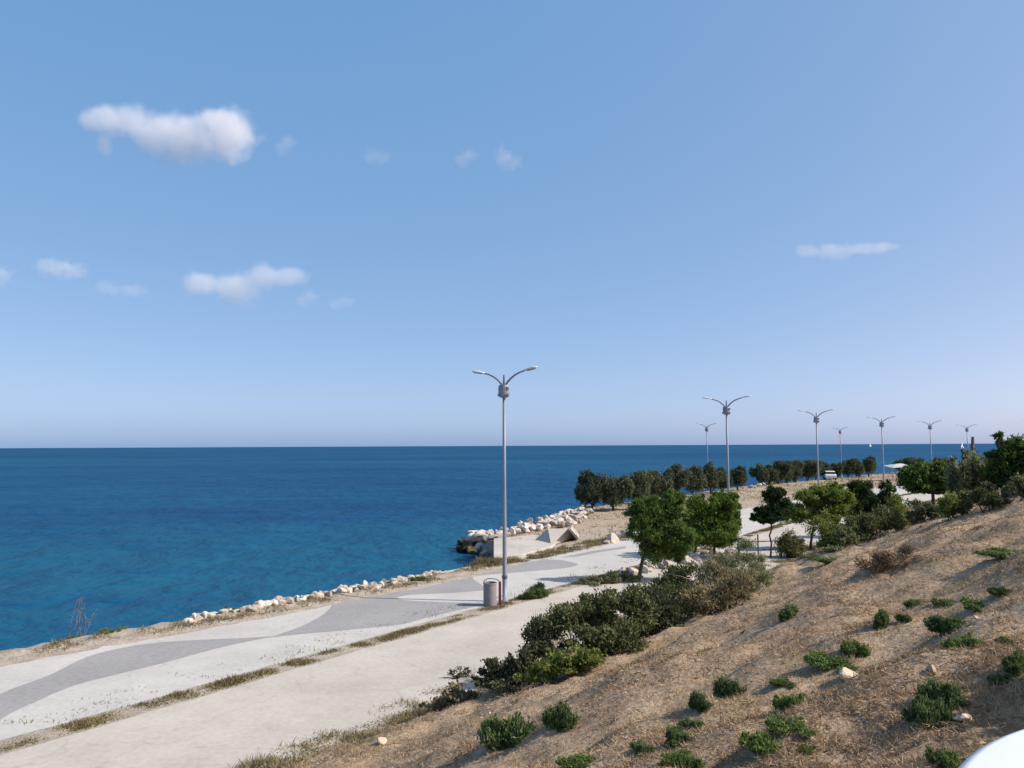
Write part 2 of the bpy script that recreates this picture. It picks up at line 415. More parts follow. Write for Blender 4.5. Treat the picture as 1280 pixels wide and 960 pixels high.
def ribbon(name, m, left, right, z):
    b = MB(); n = len(left)
    rng = RS(5)
    b.v = [(p[0], p[1], z) for p in left] + [(p[0], p[1], z) for p in right]
    b.f = [(i, n + i, n + i + 1, i + 1) for i in range(n - 1)]
    return struct(b.build(name, m))
def fine(line, step=.35, upto=75):
    out = [line[0]]
    for a, c in zip(line[:-1], line[1:]):
        k = max(1, int(np.linalg.norm(c - a) / step)) if np.linalg.norm(a) < upto else 1
        out += [a + (c - a) * (t + 1) / k for t in range(k)]
    return np.array(out)
S_ = fine(SPINE)
_e = RS(11)
def ragged(line, d, amp):
    o = offset(line, d); t = np.gradient(line, axis=0); t /= np.linalg.norm(t, axis=1)[:, None]
    w = amp * (bumps(o[:, 0], o[:, 1], 1) * .5 + bumps(o[:, 0], o[:, 1], 2) * .5)
    return o + np.stack([t[:, 1], -t[:, 0]], 1) * w[:, None]
ribbon('path', M['path'], ragged(S_, .38, .06), offset(S_, 5.9), .006)
prom_in = ragged(S_, -.48, .05)
prom_out = ragged(S_, -7.15, .05)
# the outer edge follows the measured edge near the viewer
ribbon('promenade', M['prom'], prom_out, prom_in, .006)

def flat(name, m, pix, z):
    pts = [P(*p) for p in pix]
    b = MB(); b.v = [(x, y, z) for x, y in pts]; b.f = [tuple(range(len(pts)))]
    return struct(b.build(name, m))
def smooth_pix(pts, n=5): return [tuple(p) for p in catmull(pts, n)]
up1 = smooth_pix([(-120, 950), (-60, 905), (0, 868), (60, 845), (110, 821), (165, 808), (225, 801.5), (300, 798), (342, 795.5)])
lo1 = smooth_pix([(342, 796.5), (325, 799), (270, 811), (200, 830), (100, 855), (50, 875), (0, 900), (-60, 945), (-120, 1000)])
flat('grey_band_road', M['grey'], up1 + lo1, .010)
a2 = smooth_pix([(342, 795.5), (372, 785), (395, 774), (410, 763), (416, 753), (412, 748)])
b2 = [(430, 745.5), (470, 744), (497, 746.2)]
c2 = smooth_pix([(497, 746.2), (499, 749), (520, 751.5), (560, 753), (600, 754), (625, 753)])
d2 = [(610, 755.5), (590, 759), (560, 766), (540, 770.5)] + smooth_pix([(520, 776), (497, 781.5), (430, 788), (385, 792), (342, 796.5)])
flat('grey_bay_road', M['grey'], a2 + b2 + c2 + d2, .010)
a3 = [(470, 744), (548, 729), (560, 726.5), (606, 712), (640, 707), (680, 699)] + smooth_pix([(680, 699), (705, 701), (722, 706), (700, 711), (640, 716), (605, 719), (591, 722), (597, 728), (607, 734)]) + smooth_pix([(604, 738), (580, 740.3), (550, 742), (515, 743.5), (497, 746.2)])
flat('grey_curve_road', M['grey'], a3, .010)
flat('pink_band_road', M['pink'], [(425, 745), (470, 735.5), (548, 724.5), (552, 730), (520, 737), (470, 744.3), (430, 746)], .014)
flat('grey_strip_road', M['grey'], [(700, 697), (745, 688), (782, 683), (782, 685.5), (745, 691), (722, 696)], .010)

# ------------------------------------------------------------------ light and sky
SUN = Vector((.985, -.15, 0)).normalized(); EL = math.radians(39.5)
SUN = Vector((SUN.x * math.cos(EL), SUN.y * math.cos(EL), math.sin(EL)))
sl = bpy.data.lights.new('sun', 'SUN'); sl.energy = 4.9; sl.angle = math.radians(.53); sl.color = (1.0, .93, .83)
so = bpy.data.objects.new('sun', sl); COL.objects.link(so); so.rotation_euler = SUN.to_track_quat('Z', 'Y').to_euler(); so.location = (60, -20, 60)
w = bpy.data.worlds.new('World'); SC.world = w; w.use_nodes = True
nt = w.node_tree; bg = nt.nodes['Background']
sky = nt.nodes.new('ShaderNodeTexSky'); sky.sky_type = 'NISHITA'; sky.sun_disc = False
sky.sun_elevation = EL; sky.sun_rotation = math.atan2(SUN.x, SUN.y)
sky.air_density = .35; sky.dust_density = 1.6; sky.ozone_density = 1.0; sky.altitude = 0
gs = nt.nodes.new('ShaderNodeVectorMath'); gs.operation = 'MULTIPLY_ADD'; nt.links.new(sky.outputs[0], gs.inputs[0])
gs.inputs[1].default_value = (1.45, 1.02, .665); gs.inputs[2].default_value = (.63, 2.03, 4.2)      # sky plus the even blue of clear sea air
nt.links.new(gs.outputs[0], bg.inputs['Color']); bg.inputs['Strength'].default_value = .10
vs = SC.view_settings; vs.view_transform = 'Standard'; vs.look = 'None'; vs.gamma = 1; vs.use_curve_mapping = False; vs.exposure = .32
cy = SC.cycles
cy.max_bounces = 8; cy.diffuse_bounces = 3; cy.glossy_bounces = 2; cy.transmission_bounces = 3; cy.transparent_max_bounces = 8
cy.volume_bounces = 6; cy.volume_step_rate = .35; cy.volume_max_steps = 256
cy.use_denoising = True; cy.caustics_reflective = False; cy.caustics_refractive = False

# ------------------------------------------------------------------ clouds (volumes far over the sea)
def cloud(label, blobs, dens, dist=3200.0, depth=.6, amp=.9):
    cx = sum(b[0] for b in blobs) / len(blobs); cyy = sum(b[1] for b in blobs) / len(blobs)
    d0 = ray(cx, cyy).normalized(); C0 = Vector((0, 0, CAMZ)) + d0 * dist; s = dist / F * (1.0 / ray(cx, cyy).length)
    C0 = Vector((0, 0, CAMZ)) + d0 * dist
    s = dist / ray(cx, cyy).length / F
    x0 = min(b[0] - 1.5 * b[2] for b in blobs); x1 = max(b[0] + 1.5 * b[2] for b in blobs)
    y0 = min(b[1] - 2 * b[3] for b in blobs); y1 = max(b[1] + 2 * b[3] for b in blobs)
    dy = max(b[2] for b in blobs) * s * depth * 1.5
    q = MB().box(((x0 + x1) / 2 * s - cx * s, 0, -((y0 + y1) / 2 - cyy) * s), ((x1 - x0) / 2 * s, dy, (y1 - y0) / 2 * s))
    m, nt, out = mat('cloud_vapour')
    tc = nt.nodes.new('ShaderNodeTexCoord').outputs['Object']
    nz = nt.nodes.new('ShaderNodeTexNoise'); nz.inputs['Scale'].default_value = 1 / ((26 if len(blobs) > 2 else 10) * s); nz.inputs['Detail'].default_value = 7; nz.inputs['Roughness'].default_value = .6
    nt.links.new(tc, nz.inputs['Vector'])
    tot = None
    for bx, by, rx, rz, *rest in blobs:
        sb = nt.nodes.new('ShaderNodeVectorMath'); sb.operation = 'SUBTRACT'; nt.links.new(tc, sb.inputs[0]); sb.inputs[1].default_value = ((bx - cx) * s, 0, -(by - cyy) * s)
        dv = nt.nodes.new('ShaderNodeVectorMath'); dv.operation = 'DIVIDE'; nt.links.new(sb.outputs[0], dv.inputs[0]); dv.inputs[1].default_value = (rx * 1.08 * s, max(rx * depth, rz) * s, rz * 1.3 * s)
        ln = nt.nodes.new('ShaderNodeVectorMath'); ln.operation = 'LENGTH'; nt.links.new(dv.outputs[0], ln.inputs[0])
        one = math_(nt, 'SUBTRACT', 1.0, ln.outputs['Value'])
        if tot is None: tot = one
        else:
            sm = nt.nodes.new('ShaderNodeMath'); sm.operation = 'SMOOTH_MAX'; nt.links.new(tot, sm.inputs[0]); nt.links.new(one, sm.inputs[1]); sm.inputs[2].default_value = .45; tot = sm.outputs[0]
    nn = math_(nt, 'MULTIPLY', math_(nt, 'SUBTRACT', nz.outputs['Fac'], .5), amp * 2)
    dn = math_(nt, 'MULTIPLY', math_(nt, 'ADD', tot, nn), 2.2, clamp=True)
    dn = math_(nt, 'MULTIPLY', math_(nt, 'POWER', dn, 1.5), dens * .52 / s)
    pv = nt.nodes.new('ShaderNodeVolumePrincipled'); pv.inputs['Color'].default_value = (1.0, .97, .945, 1); pv.inputs['Anisotropy'].default_value = .0
    nt.links.new(dn, pv.inputs['Density']); nt.links.new(pv.outputs[0], out.inputs['Volume'])
    o = q.build('cloud', m); o.location = C0; o.rotation_euler = (PITCH, 0, 0)
    return tag(o, label, 'cloud', 'small clouds in the blue sky')
cloud('largest white cloud, long and puffy, high over the open sea', [(128, 150, 32, 17), (165, 152, 34, 18), (200, 168, 38, 24), (235, 176, 46, 28), (284, 168, 40, 29), (130, 180, 11, 13), (270, 150, 24, 14)], .06, amp=.75)
cloud('pinkish white cloud with a bump, low above the horizon haze', [(255, 356, 34, 13), (295, 360, 36, 20), (330, 346, 24, 16), (362, 347, 26, 11)], .045, 3600, amp=.75)
cloud('small rounded cloud near the left edge, below the largest cloud', [(66, 334, 24, 11), (88, 339, 22, 9)], .034, 3600, amp=1.15)
cloud('faint low cloud between the rounded one and the bumped one', [(134, 360, 17, 9), (165, 364, 20, 7)], .022, 3600, amp=1.15)
cloud('tiny bright wisp, right one of the pair above the street lamp', [(629, 195, 13, 12), (640, 204, 14, 9)], .022, 3200, amp=1.15)
cloud('tiny dim wisp, left one of the pair above the street lamp', [(578, 199, 12, 9), (586, 194, 11, 8)], .020, 3200, amp=1.15)
cloud('tiny wisp halfway between the largest cloud and the lamp', [(464, 194, 13, 9), (476, 198, 14, 8)], .017, 3200, amp=1.15)
cloud('flat bright streak of cloud alone in the right of the sky', [(1016, 314, 22, 8), (1044, 312, 26, 10), (1080, 312, 30, 6), (1112, 309, 20, 4)], .030, 3600, amp=1.15)
cloud('tiny puff just right of the bumped cloud', [(379, 375, 12, 8), (387, 371, 11, 8)], .022, 3600, amp=1.15)
cloud('scrap of thin cloud beside the right end of the largest cloud', [(352, 184, 11, 9), (359, 178, 11, 10)], .017, 3200, amp=1.15)
cloud('cut-off pinkish wisp at the left border of the sky', [(-4, 345, 22, 12)], .024, 3600, amp=1.15)
cloud('palest smudge of cloud, last one right of the bumped cloud', [(420, 379, 14, 7), (431, 377, 13, 7)], .018, 3600, amp=1.15)

# ------------------------------------------------------------------ street lamps
AN = math.atan2(-.57, .82)                 # across the promenade
def make_lamp(label):
    t = thing('street_lamp', label, 'street lamp', group='double-armed street lamps along the promenade')
    MB().lathe([(.18, 0), (.18, .03), (.092, .035), (.092, .9), (.088, .92), (.085, 1.0), (.07, 4.5), (.055, 8.1)], 14).build('pole', M['pole'], t, True)
    MB().lathe([(.10, .0), (.11, .01), (.11, .12), (.10, .13)], 14, (0, 0, .88)).build('collar', M['pole_dark'], t)
    drum = MB().lathe([(.05, 7.86), (.20, 7.92), (.225, 8.0), (.225, 8.3), (.20, 8.38), (.06, 8.42)], 16).build('junction_drum', M['pole'], t)
    for s, z in ((1, 8.25), (-1, 8.0), (1, 7.98)):
        MB().box((s * .21, -.05, z), (.045, .06, .05), .5).build('floodlight', M['pole'], drum)
    MB().tube([(0, 0, 8.4), (0, 0, 8.78)], [.045, .03], 8).build('spike', M['pole_dark'], t)
    for s in (-1, 1):
        pts = [(s * x, 0, z) for x, z in ((.04, 8.32), (.18, 8.5), (.34, 8.64), (.54, 8.76), (.76, 8.85), (.98, 8.90))]
        a = MB().tube(pts, [.045, .043, .04, .037, .034, .032], 8).build('arm', M['pole'], t, True)
        q = MB(); v = []; prof = [(0, .045, .035), (.08, .075, .05), (.30, .12, .075), (.48, .13, .07), (.60, .09, .045), (.64, .03, .02)]
        n = 10; d = Vector((s * 1, 0, .16)).normalized(); side = Vector((0, 1, 0)); up = d.cross(side) * (1 if s < 0 else -1)
        if up.z < 0: up = -up
        o = Vector((s * .94, 0, 8.90))
        for L, wd, hh in prof:
            for k in range(n):
                an = 2 * PI * k / n; y, z = math.cos(an), math.sin(an)
                v.append(o + d * L + side * y * wd + up * (z * hh if z > 0 else z * hh * .35))
        f = [(i * n + k, i * n + (k + 1) % n, (i + 1) * n + (k + 1) % n, (i + 1) * n + k) for i in range(len(prof) - 1) for k in range(n)]
        f += [tuple(range(n))[::-1], tuple(range((len(prof) - 1) * n, len(prof) * n))]
        q.add(v, f); hd = q.build('lamp_head', M['lamp_top'], a, True)
        c = o + d * .34 - up * .035
        MB().box((0, 0, 0), (.17, .075, .012)).build('lens', M['lens'], hd).location = c
        hd.children[0].rotation_euler = (0, -s * .16 if s > 0 else .16, 0)
    return t
lamp0 = make_lamp('nearest and tallest looking lamp, beside the litter bin')
lx, ly = P(631, 752); lamp0.location = (lx, ly, 0); lamp0.rotation_euler = (0, 0, AN)
LAMPS = [((13.4, 50.0), -.62, 'second lamp along the path, rising behind the pair of bushy pines'),
         ((26.6, 70.0), -.66, 'third lamp along the path, above the bright green pine'),
         ((40.6, 88.0), -.72, 'fourth lamp along the path, just right of the white sail'),
         ((54.5, 104.5), -.76, 'fifth lamp along the path, above the wide dark pine'),
         ((71.5, 126.0), -.78, 'sixth lamp, beside the dead dark stump above the olive trees'),
         ((81.3, 124.5), -.78, 'lamp at the right border, almost hidden by the big tree'),
         ((27.2, 112.0), -.62, 'dim lamp left of the second lamp, standing in the shore trees'),
         ((58.5, 143.0), -.9, 'smallest dim lamp between third and fourth, at the far shore')]
for (x, y), r, lab in LAMPS: dup(lamp0, (x, y, max(0, Z(x, y)) - .02), r, None, lab)

# ------------------------------------------------------------------ litter bin
bx, by = P(612.5, 757)
t = thing('litter_bin', 'grey cylindrical litter bin with hoop and dark red post on the grass strip', 'litter bin', (bx, by, 0), .2)
b = MB().lathe([(.235, .0), (.25, .03), (.25, .80), (.265, .81), (.265, .86), (.235, .86), (.235, .60)], 22).build('bin_body', M['bin'], t, False)
MB().lathe([(.232, .0), (.232, .01)], 22, (0, 0, .66)).build('hollow', M['dark'], b)  # flat black disc standing in for the shaded inside of the bin
MB().tube([(-.24, 0, .80), (-.22, 0, .93), (-.1, 0, 1.0), (.1, 0, 1.0), (.26, 0, .96), (.34, 0, .9)], .018, 8).build('hoop', M['pole_dark'], t, True)
MB().box((.38, 0, .44), (.045, .045, .44)).build('post', M['red'], t, False, .008)

# ------------------------------------------------------------------ rocks
def rock_mesh(seed, flat=.72):
    import bmesh
    rng = RS(seed); bm = bmesh.new(); bmesh.ops.create_icosphere(bm, subdivisions=3, radius=1)
    for v in bm.verts:                                        # chisel the ball with random planes
        pass
    planes = unit(rng.normal(size=(11, 3))); off = rng.uniform(.48, .84, 11)
    for v in bm.verts:
        p = np.array(v.co)
        for n, o in zip(planes, off):
            d = p @ n
            if d > o: p = p - n * (d - o)
        p = p * (1 + .05 * math.sin(7 * p[0] + seed) * math.cos(6 * p[1])); v.co = p * np.array((1, .85, flat))
    me = bpy.data.meshes.new('boulder'); bm.to_mesh(me); bm.free(); return me
RM = [rock_mesh(k, f) for k, f in ((1, .7), (2, .6), (3, .8), (4, .55), (5, .72), (6, .65), (7, .9))]
RW = [me.copy() for me in RM]; RFm = [me.copy() for me in RM]
for me in RM: me.materials.append(M['rock'])
for me in RW: me.materials.append(M['rock_wet'])
for me in RFm: me.materials.append(M['rock_field'])
_rk = RS(21)
def rock(pos, s, label, group=None, set_=RM, cat='boulder', name='boulder', lift=.25):
    o = bpy.data.objects.new(name, set_[_rk.randint(len(set_))]); COL.objects.link(o)
    o.location = (pos[0], pos[1], pos[2] + s * lift); o.scale = [s * k for k in _rk.uniform(.8, 1.25, 3)]
    o.rotation_euler = (_rk.uniform(-.5, .5), _rk.uniform(-.5, .5), _rk.uniform(0, 6.28))
    return tag(o, label, cat, group)
# breakwater
def inside(p, poly):
    x, y = p; c = False
    for (a, b), (d, e) in zip(poly, poly[1:] + poly[:1]):
        if (b > y) != (e > y) and x < (d - a) * (y - b) / (e - b) + a: c = not c
    return c
BW = [P(*p) for p in ((596, 677), (600, 664), (640, 654.5), (690, 643), (738, 634), (740, 641), (728, 652), (712, 660), (690, 661), (655, 667.5), (620, 674))]
xs_ = [p[0] for p in BW]; ys_ = [p[1] for p in BW]; spots = []; tries = 0
while len(spots) < 262 and tries < 40000:
    tries += 1; p = (_rk.uniform(min(xs_), max(xs_)), _rk.uniform(min(ys_), max(ys_)))
    if inside(p, BW) and all((p[0] - a) ** 2 + (p[1] - c) ** 2 > .40 ** 2 for a, c in spots): spots.append(p)
for p in spots:
    s = _rk.uniform(.20, .40); sd = float(sdist(SHORE, np.array([p[0]]), np.array([p[1]]))[0])
    rock((p[0], p[1], max(Z(*p), -1.0) + _rk.uniform(-.05, .28)), s, 'pale limestone boulder heaped in the breakwater behind the pier', 'breakwater boulders')
for k in range(26):                                            # the sea side foot and the dark wet end
    px, py = _rk.uniform(578, 617), _rk.uniform(672, 688)
    if py < 676 and px > 600: continue
    x, y = P(px, py, -1.3); rock((x, y, -1.45), _rk.uniform(.35, .7), 'dark wet boulder at the seaward end of the breakwater', 'wet dark boulders at the waterline', RW, 'boulder', 'wet_boulder', .2)
for k in range(10):
    px, py = _rk.uniform(590, 616), _rk.uniform(666, 674)
    x, y = P(px, py, -.4); rock((x, y, -.7), _rk.uniform(.45, .7), 'pale limestone boulder heaped in the breakwater behind the pier', 'breakwater boulders')
# crest of the near shore
crest = [(228, 778), (245, 775), (262, 771), (290, 766), (306, 763), (330, 759), (345, 757), (360, 754), (380, 750), (400, 746), (425, 741), (440, 738), (455, 736), (470, 733), (490, 728.5), (505, 725), (525, 720), (540, 717), (550, 714)]
ci = np.array(crest); L = np.linspace(0, len(crest) - 1, 250)
for k, u in enumerate(L):
    px = np.interp(u, range(len(crest)), ci[:, 0]); py = np.interp(u, range(len(crest)), ci[:, 1])
    if _rk.uniform() < .12: continue
    x, y = P(px + _rk.uniform(-3, 3), py + _rk.uniform(-2.5, 5)); s = _rk.uniform(.10, .27) * (1 if px > 300 else .85)
    rock((x, y, Z(x, y) - .02), s, 'whitish rock in the line edging the near promenade towards the sea', 'rocks edging the promenade', RM, 'rock', 'shore_rock')
for px, py, s in ((543, 715, .3), (556, 713, .28)):
    x, y = P(px, py); rock((x, y, Z(x, y)), s, 'whitish rock in the line edging the near promenade towards the sea', 'rocks edging the promenade', RM, 'rock', 'shore_rock')
for px, py, s in ((766, 678, .55), (758, 680, .3), (783, 669, .5), (790, 671, .35)):
    x, y = P(px, py); rock((x, y, 0), s, 'tan boulder on the dry verge between pier and pines', 'boulders on the verge')
for k in range(30):                                            # stones under the pines
    px = _rk.uniform(772, 918); py = 722 - (px - 772) * .23 + _rk.uniform(-4, 4)
    x, y = P(px, py); rock((x, y, Z(x, y)), _rk.uniform(.16, .36), 'pale stone in the rough row beneath the pair of bushy pines', 'stones beneath the pines', RM, 'stone', 'stone')
for px, py, s in ((938, 610, .45), (943, 609.5, .4), (949, 608, .55), (955, 607, .45), (962, 605.5, .5), (968, 605, .4), (975, 604, .5), (872, 612, .5)):
    x, y = P(px, py); rock((x, y, 0), s, 'white boulder at the far waterline behind the second lamp', 'far shore boulders')
hp = HP(1060, 852); rock(hp, .12, 'beige block of stone lying alone on the dry slope', None, [RFm[3]], 'stone', 'stone', .5)
bpy.data.objects[[o.name for o in bpy.data.objects if o.name.startswith('stone')][-1]].rotation_euler = (.15, .1, .5)
for px, py, s, lab in ((478, 930, .10, 'small pale stone low on the slope by the path'), (1165, 842, .04, 'tiny pale pebble right of the beige stone block'),
                       (1204, 905, .05, 'grey pebble inside the dark shadow near the white table')):
    hp = HP(px, py); rock(hp, s, lab, None, RFm[3:6], 'stone', 'stone', .4)

for k in range(14):
    hp = HP(_rk.uniform(430, 1270), _rk.uniform(720, 955)); d_ = float(sdist(TOE_C, np.array([hp.x]), np.array([hp.y]))[0])
    if d_ < .4: continue
    rock(hp, _rk.uniform(.010, .026) * (1 + hp.y * .03), 'small loose stone lying in the dry grass of the slope', 'loose stones on the slope', RFm, 'stone', 'stone', .3)

# ------------------------------------------------------------------ pier
pA, pB = P(617, 699), P(617, 675.5)
pC, pD = P(690, 683), P(668, 671)
b = MB(); pl = [pA, (pA[0] + 1.6, pA[1] + 1.0), P(690, 685), P(700, 676), pD, pB]
n = len(pl); b.v = [(x, y, .13) for x, y in pl] + [(x, y, -3) for x, y in pl]
b.f = [tuple(range(n))] + [(i, n + i, n + (i + 1) % n, (i + 1) % n) for i in range(n)]
t = thing('pier', 'low pale concrete pier jutting into the sea before the breakwater', 'pier')
b.build('deck', M['pier'], t, False, .03)
def poly_block(name, label, fpix, ppix, hgt, back, m):
    """a leaning concrete block: foot corners on the ground, ridge corners raised"""
    t = thing(name, label, 'concrete block')
    fs = [Vector((*P(*p), .02)) for p in fpix]; return t, fs
t = thing('wedge_block', 'pale concrete wedge with a shaded side standing where the pier meets the verge', 'concrete block')
F1, F2, F3 = (Vector((*P(*p), .05)) for p in ((667, 677), (689, 682.5), (719, 676)))
P1 = PY(685, 661, F2.y + 2.0); P2 = PY(712, 660.5, F2.y + 2.2)
Bk = Vector((F1.x + 2.2, F1.y + 3.2, .05)); Bk2 = Vector((F3.x + .5, F3.y + 2.4, .05))
MB().add([F1, F2, P1, P2, Bk, Bk2, F2 + Vector((.5, .9, 0))], [(0, 1, 2), (1, 3, 2), (0, 2, 4), (2, 3, 5, 4), (1, 6, 3), (6, 5, 3)]).build('front_slab', M['pier'], t)
T = PY(711, 663, F2.y + .5); F4 = Vector((*P(721, 675.5), .05)); bk = Vector((.2, 2.3, 0)); th = Vector((.14, .02, .06))
MB().add([T, F4, F4 + bk, T + bk] + [p + th for p in (T, F4, F4 + bk, T + bk)], [(0, 1, 2, 3), (7, 6, 5, 4), (0, 4, 5, 1), (1, 5, 6, 2), (2, 6, 7, 3), (3, 7, 4, 0)]).build('leaning_slab', M['pier'], t)

# ------------------------------------------------------------------ trees and shrubs
def limb_to(b, a, c, r0, r1, rng, n=5, wob=.12):
    a = Vector(a); c = Vector(c); L = (c - a).length; pts = []; rad = []
    for k in range(n + 1):
        u = k / n; j = Vector(rng.normal(size=3)) * wob * L * math.sin(PI * u) * .35
        pts.append(a.lerp(c, u) + j); rad.append(r0 + (r1 - r0) * u)
    b.tube(pts, rad, 7)
def tree(name, label, cat, base, fork, lobes, m, bark='bark', r0=.09, per=900, leaf=(.17, .045), seed=1, group=None, clump=.26, px=True, depth=None):
    """base: world point; fork / lobes: photo pixels lifted to the tree's own distance (dy = nearer or farther lobes)"""
    rng = RS(seed); base = Vector(base); y0 = base.y
    t = thing(name, label, cat, base, 0, group)
    fk = PY(fork[0], fork[1], y0) - base
    LB = []
    for q in lobes:
        cx, cz, rx, rz = q[:4]; dy = q[4] if len(q) > 4 else 0
        c = PY(cx, cz, y0 + dy) - base; s = (y0 + dy) / F
        LB.append((tuple(c), (rx * s * .88, max(rx, rz) * s * .8, rz * s * .88)))
        for _ in range(3):
            u = unit(rng.normal(size=(1, 3)))[0]; k = rng.uniform(.28, .46)
            LB.append((tuple(np.array(c) + u * np.array((rx, max(rx, rz) * .9, rz)) * s * .86), (rx * s * k, rx * s * k, rz * s * k)))
    b = MB(); limb_to(b, (0, 0, -.15), fk, r0, r0 * .72, rng, 6, .06)
    for c, r in LB:
        limb_to(b, fk, Vector(c) * .94 + fk * .06, r0 * .55, r0 * .15, rng)
        for _ in range(3):
            e = np.array(c) + unit(rng.normal(size=(1, 3)))[0] * np.array(r) * .75
            limb_to(b, Vector(c).lerp(fk, .35), e, r0 * .25, r0 * .06, rng, 4)
    b.build('trunk', M[bark], t, True)
    c, ax = crown_pts(LB, per, rng, clump)
    me = raw_mesh('crown', leaf_quads(c, ax, leaf[0], leaf[1], rng), 4)
    link('crown', me, M[m], t)
    return t
def ground_pt(px, py): 
    h = HP(px, py); return h

PG = 'young pines along the path'
x, y = P(796, 727); tree('pine_tree', 'bushy pine with a leaning trunk, left one of the touching pair', 'pine tree', (x, y, 0), (806, 690),
     [(812, 640, 24, 20), (838, 634, 26, 18, .3), (800, 662, 20, 18, -.2), (835, 662, 30, 24), (822, 690, 24, 18, .2), (850, 680, 20, 20, .4), (845, 622, 14, 9)], 'pine', r0=.09, per=760, seed=11, group=PG)
x, y = P(893, 697); tree('pine_tree', 'bright bushy pine, right one of the touching pair', 'pine tree', (x, y, 0), (893, 680),
     [(880, 634, 22, 20), (905, 630, 20, 17), (897, 655, 30, 22), (915, 655, 15, 20), (875, 664, 18, 20), (895, 675, 22, 12)], 'pine_light', r0=.09, per=720, seed=12, group=PG)
x, y = P(893, 697); tree('pine_tree', 'dark pine wedged between the two bushy pines', 'pine tree', (x - .9, y + 1.2, 0), (872, 680),
     [(868, 650, 14, 22), (872, 632, 12, 14), (866, 672, 16, 14)], 'pine_dark', r0=.07, per=700, seed=13, group=PG)
h = Vector((*P(963, 697.5), 0)); h.z = Z(h.x, h.y); tree('pine_tree', 'dark slender pine with a bare straight trunk beside the rail', 'pine tree', h, (964, 655),
     [(966, 616, 14, 12), (972, 632, 16, 12), (952, 641, 14, 11), (966, 648, 22, 8), (982, 640, 8, 10)], 'pine_dark', r0=.055, per=980, seed=14, group=PG, clump=.24)
h = ground_pt(1012, 687); tree('pine_tree', 'bright green pine with a dark fork, right of the slender dark one', 'pine tree', h, (1017, 657),
     [(998, 640, 17, 15, -.2), (1010, 622, 18, 12), (1035, 615, 22, 13), (1042, 635, 22, 16), (1020, 640, 14, 14), (1055, 625, 14, 14)], 'pine_light', r0=.08, per=780, seed=15, group=PG)
h = ground_pt(1074, 668); tree('pine_tree', 'round topped dark pine behind the green shrubs', 'pine tree', h, (1075, 650),
     [(1075, 608, 16, 12), (1070, 628, 20, 16), (1086, 630, 14, 18), (1075, 645, 20, 12)], 'pine_dark', r0=.09, per=700, seed=16, group=PG)
h = ground_pt(1112, 660); tree('pine_tree', 'narrow dark pine in front of the shade canopy', 'pine tree', h, (1112, 640),
     [(1108, 612, 10, 10), (1116, 628, 14, 12), (1104, 622, 8, 10)], 'pine_dark', r0=.07, per=720, seed=17, group=PG)
h = ground_pt(1167, 637); tree('pine_tree', 'wide flat-bottomed dark pine below the fifth lamp', 'pine tree', h, (1166, 615),
     [(1140, 598, 20, 14), (1165, 592, 24, 15), (1190, 598, 20, 16), (1150, 610, 22, 8), (1178, 610, 20, 9)], 'pine', r0=.11, per=420, leaf=(.22, .07), seed=18, group=PG)
h = ground_pt(1210, 632); tree('olive_tree', 'straggly olive green tree with beige tips beside the wide pine', 'tree', h, (1210, 615),
     [(1198, 592, 15, 22), (1218, 588, 14, 26), (1208, 612, 18, 16), (1230, 600, 12, 22)], 'olive', r0=.09, per=380, leaf=(.2, .07), seed=19)
h = ground_pt(1256, 622); tree('pine_tree', 'biggest dark pine on the slope, at the right border', 'pine tree', h, (1254, 590),
     [(1245, 585, 16, 18), (1258, 568, 20, 14), (1276, 566, 20, 22), (1290, 580, 24, 26), (1240, 600, 14, 16), (1262, 592, 18, 12), (1248, 543, 7, 6), (1254, 554, 8, 5)], 'pine', r0=.12, per=420, leaf=(.2, .06), seed=20, group=PG)
h = ground_pt(1216, 625)
t = thing('dead_stump', 'dead dark trunk standing upright above the olive green tree', 'dead tree', h)
tp = PY(1216, 546, h.y) - h
b = MB(); b.tube([(0, 0, -.2), (.05, 0, tp.z * .5), (tp.x, 0, tp.z)], [.13, .11, .07], 9); b.build('trunk', M['bark'], t, True)

# far shore trees: a few shapes, copied
def shore_tree(seed, hgt=3.6, w=2.6):
    rng = RS(seed); t = thing('shore_tree', 'x', 'tree', group='grey-green trees along the far shore')
    b = MB(); fk = Vector((rng.uniform(-.2, .2), 0, hgt * .34)); LB = []
    limb_to(b, (0, 0, -.1), fk, .11, .08, rng); limb_to(b, (.15, .1, -.1), (.45, .1, hgt * .5), .08, .04, rng)
    for k in range(6):
        c = np.array((rng.uniform(-.36, .36) * w, rng.uniform(-.3, .3) * w, hgt * rng.uniform(.36, .82))); LB.append((tuple(c), (w * rng.uniform(.2, .3), w * .26, hgt * rng.uniform(.16, .24))))
        limb_to(b, fk, c, .05, .02, rng)
    LB.append(((0, 0, hgt * .52), (w * .40, w * .40, hgt * .36)))
    b.build('trunk', M['bark'], t, True)
    c, ax = crown_pts(LB, 230, rng, .3); ax[:, 2] += .4
    link('crown', raw_mesh('crown', leaf_quads(c, ax, .30, .11, rng), 4), M['tamarisk'], t)
    return t
ST = [shore_tree(s, 3.7, w) for s, w in ((31, 2.4), (32, 2.9), (33, 2.6), (34, 3.2))]
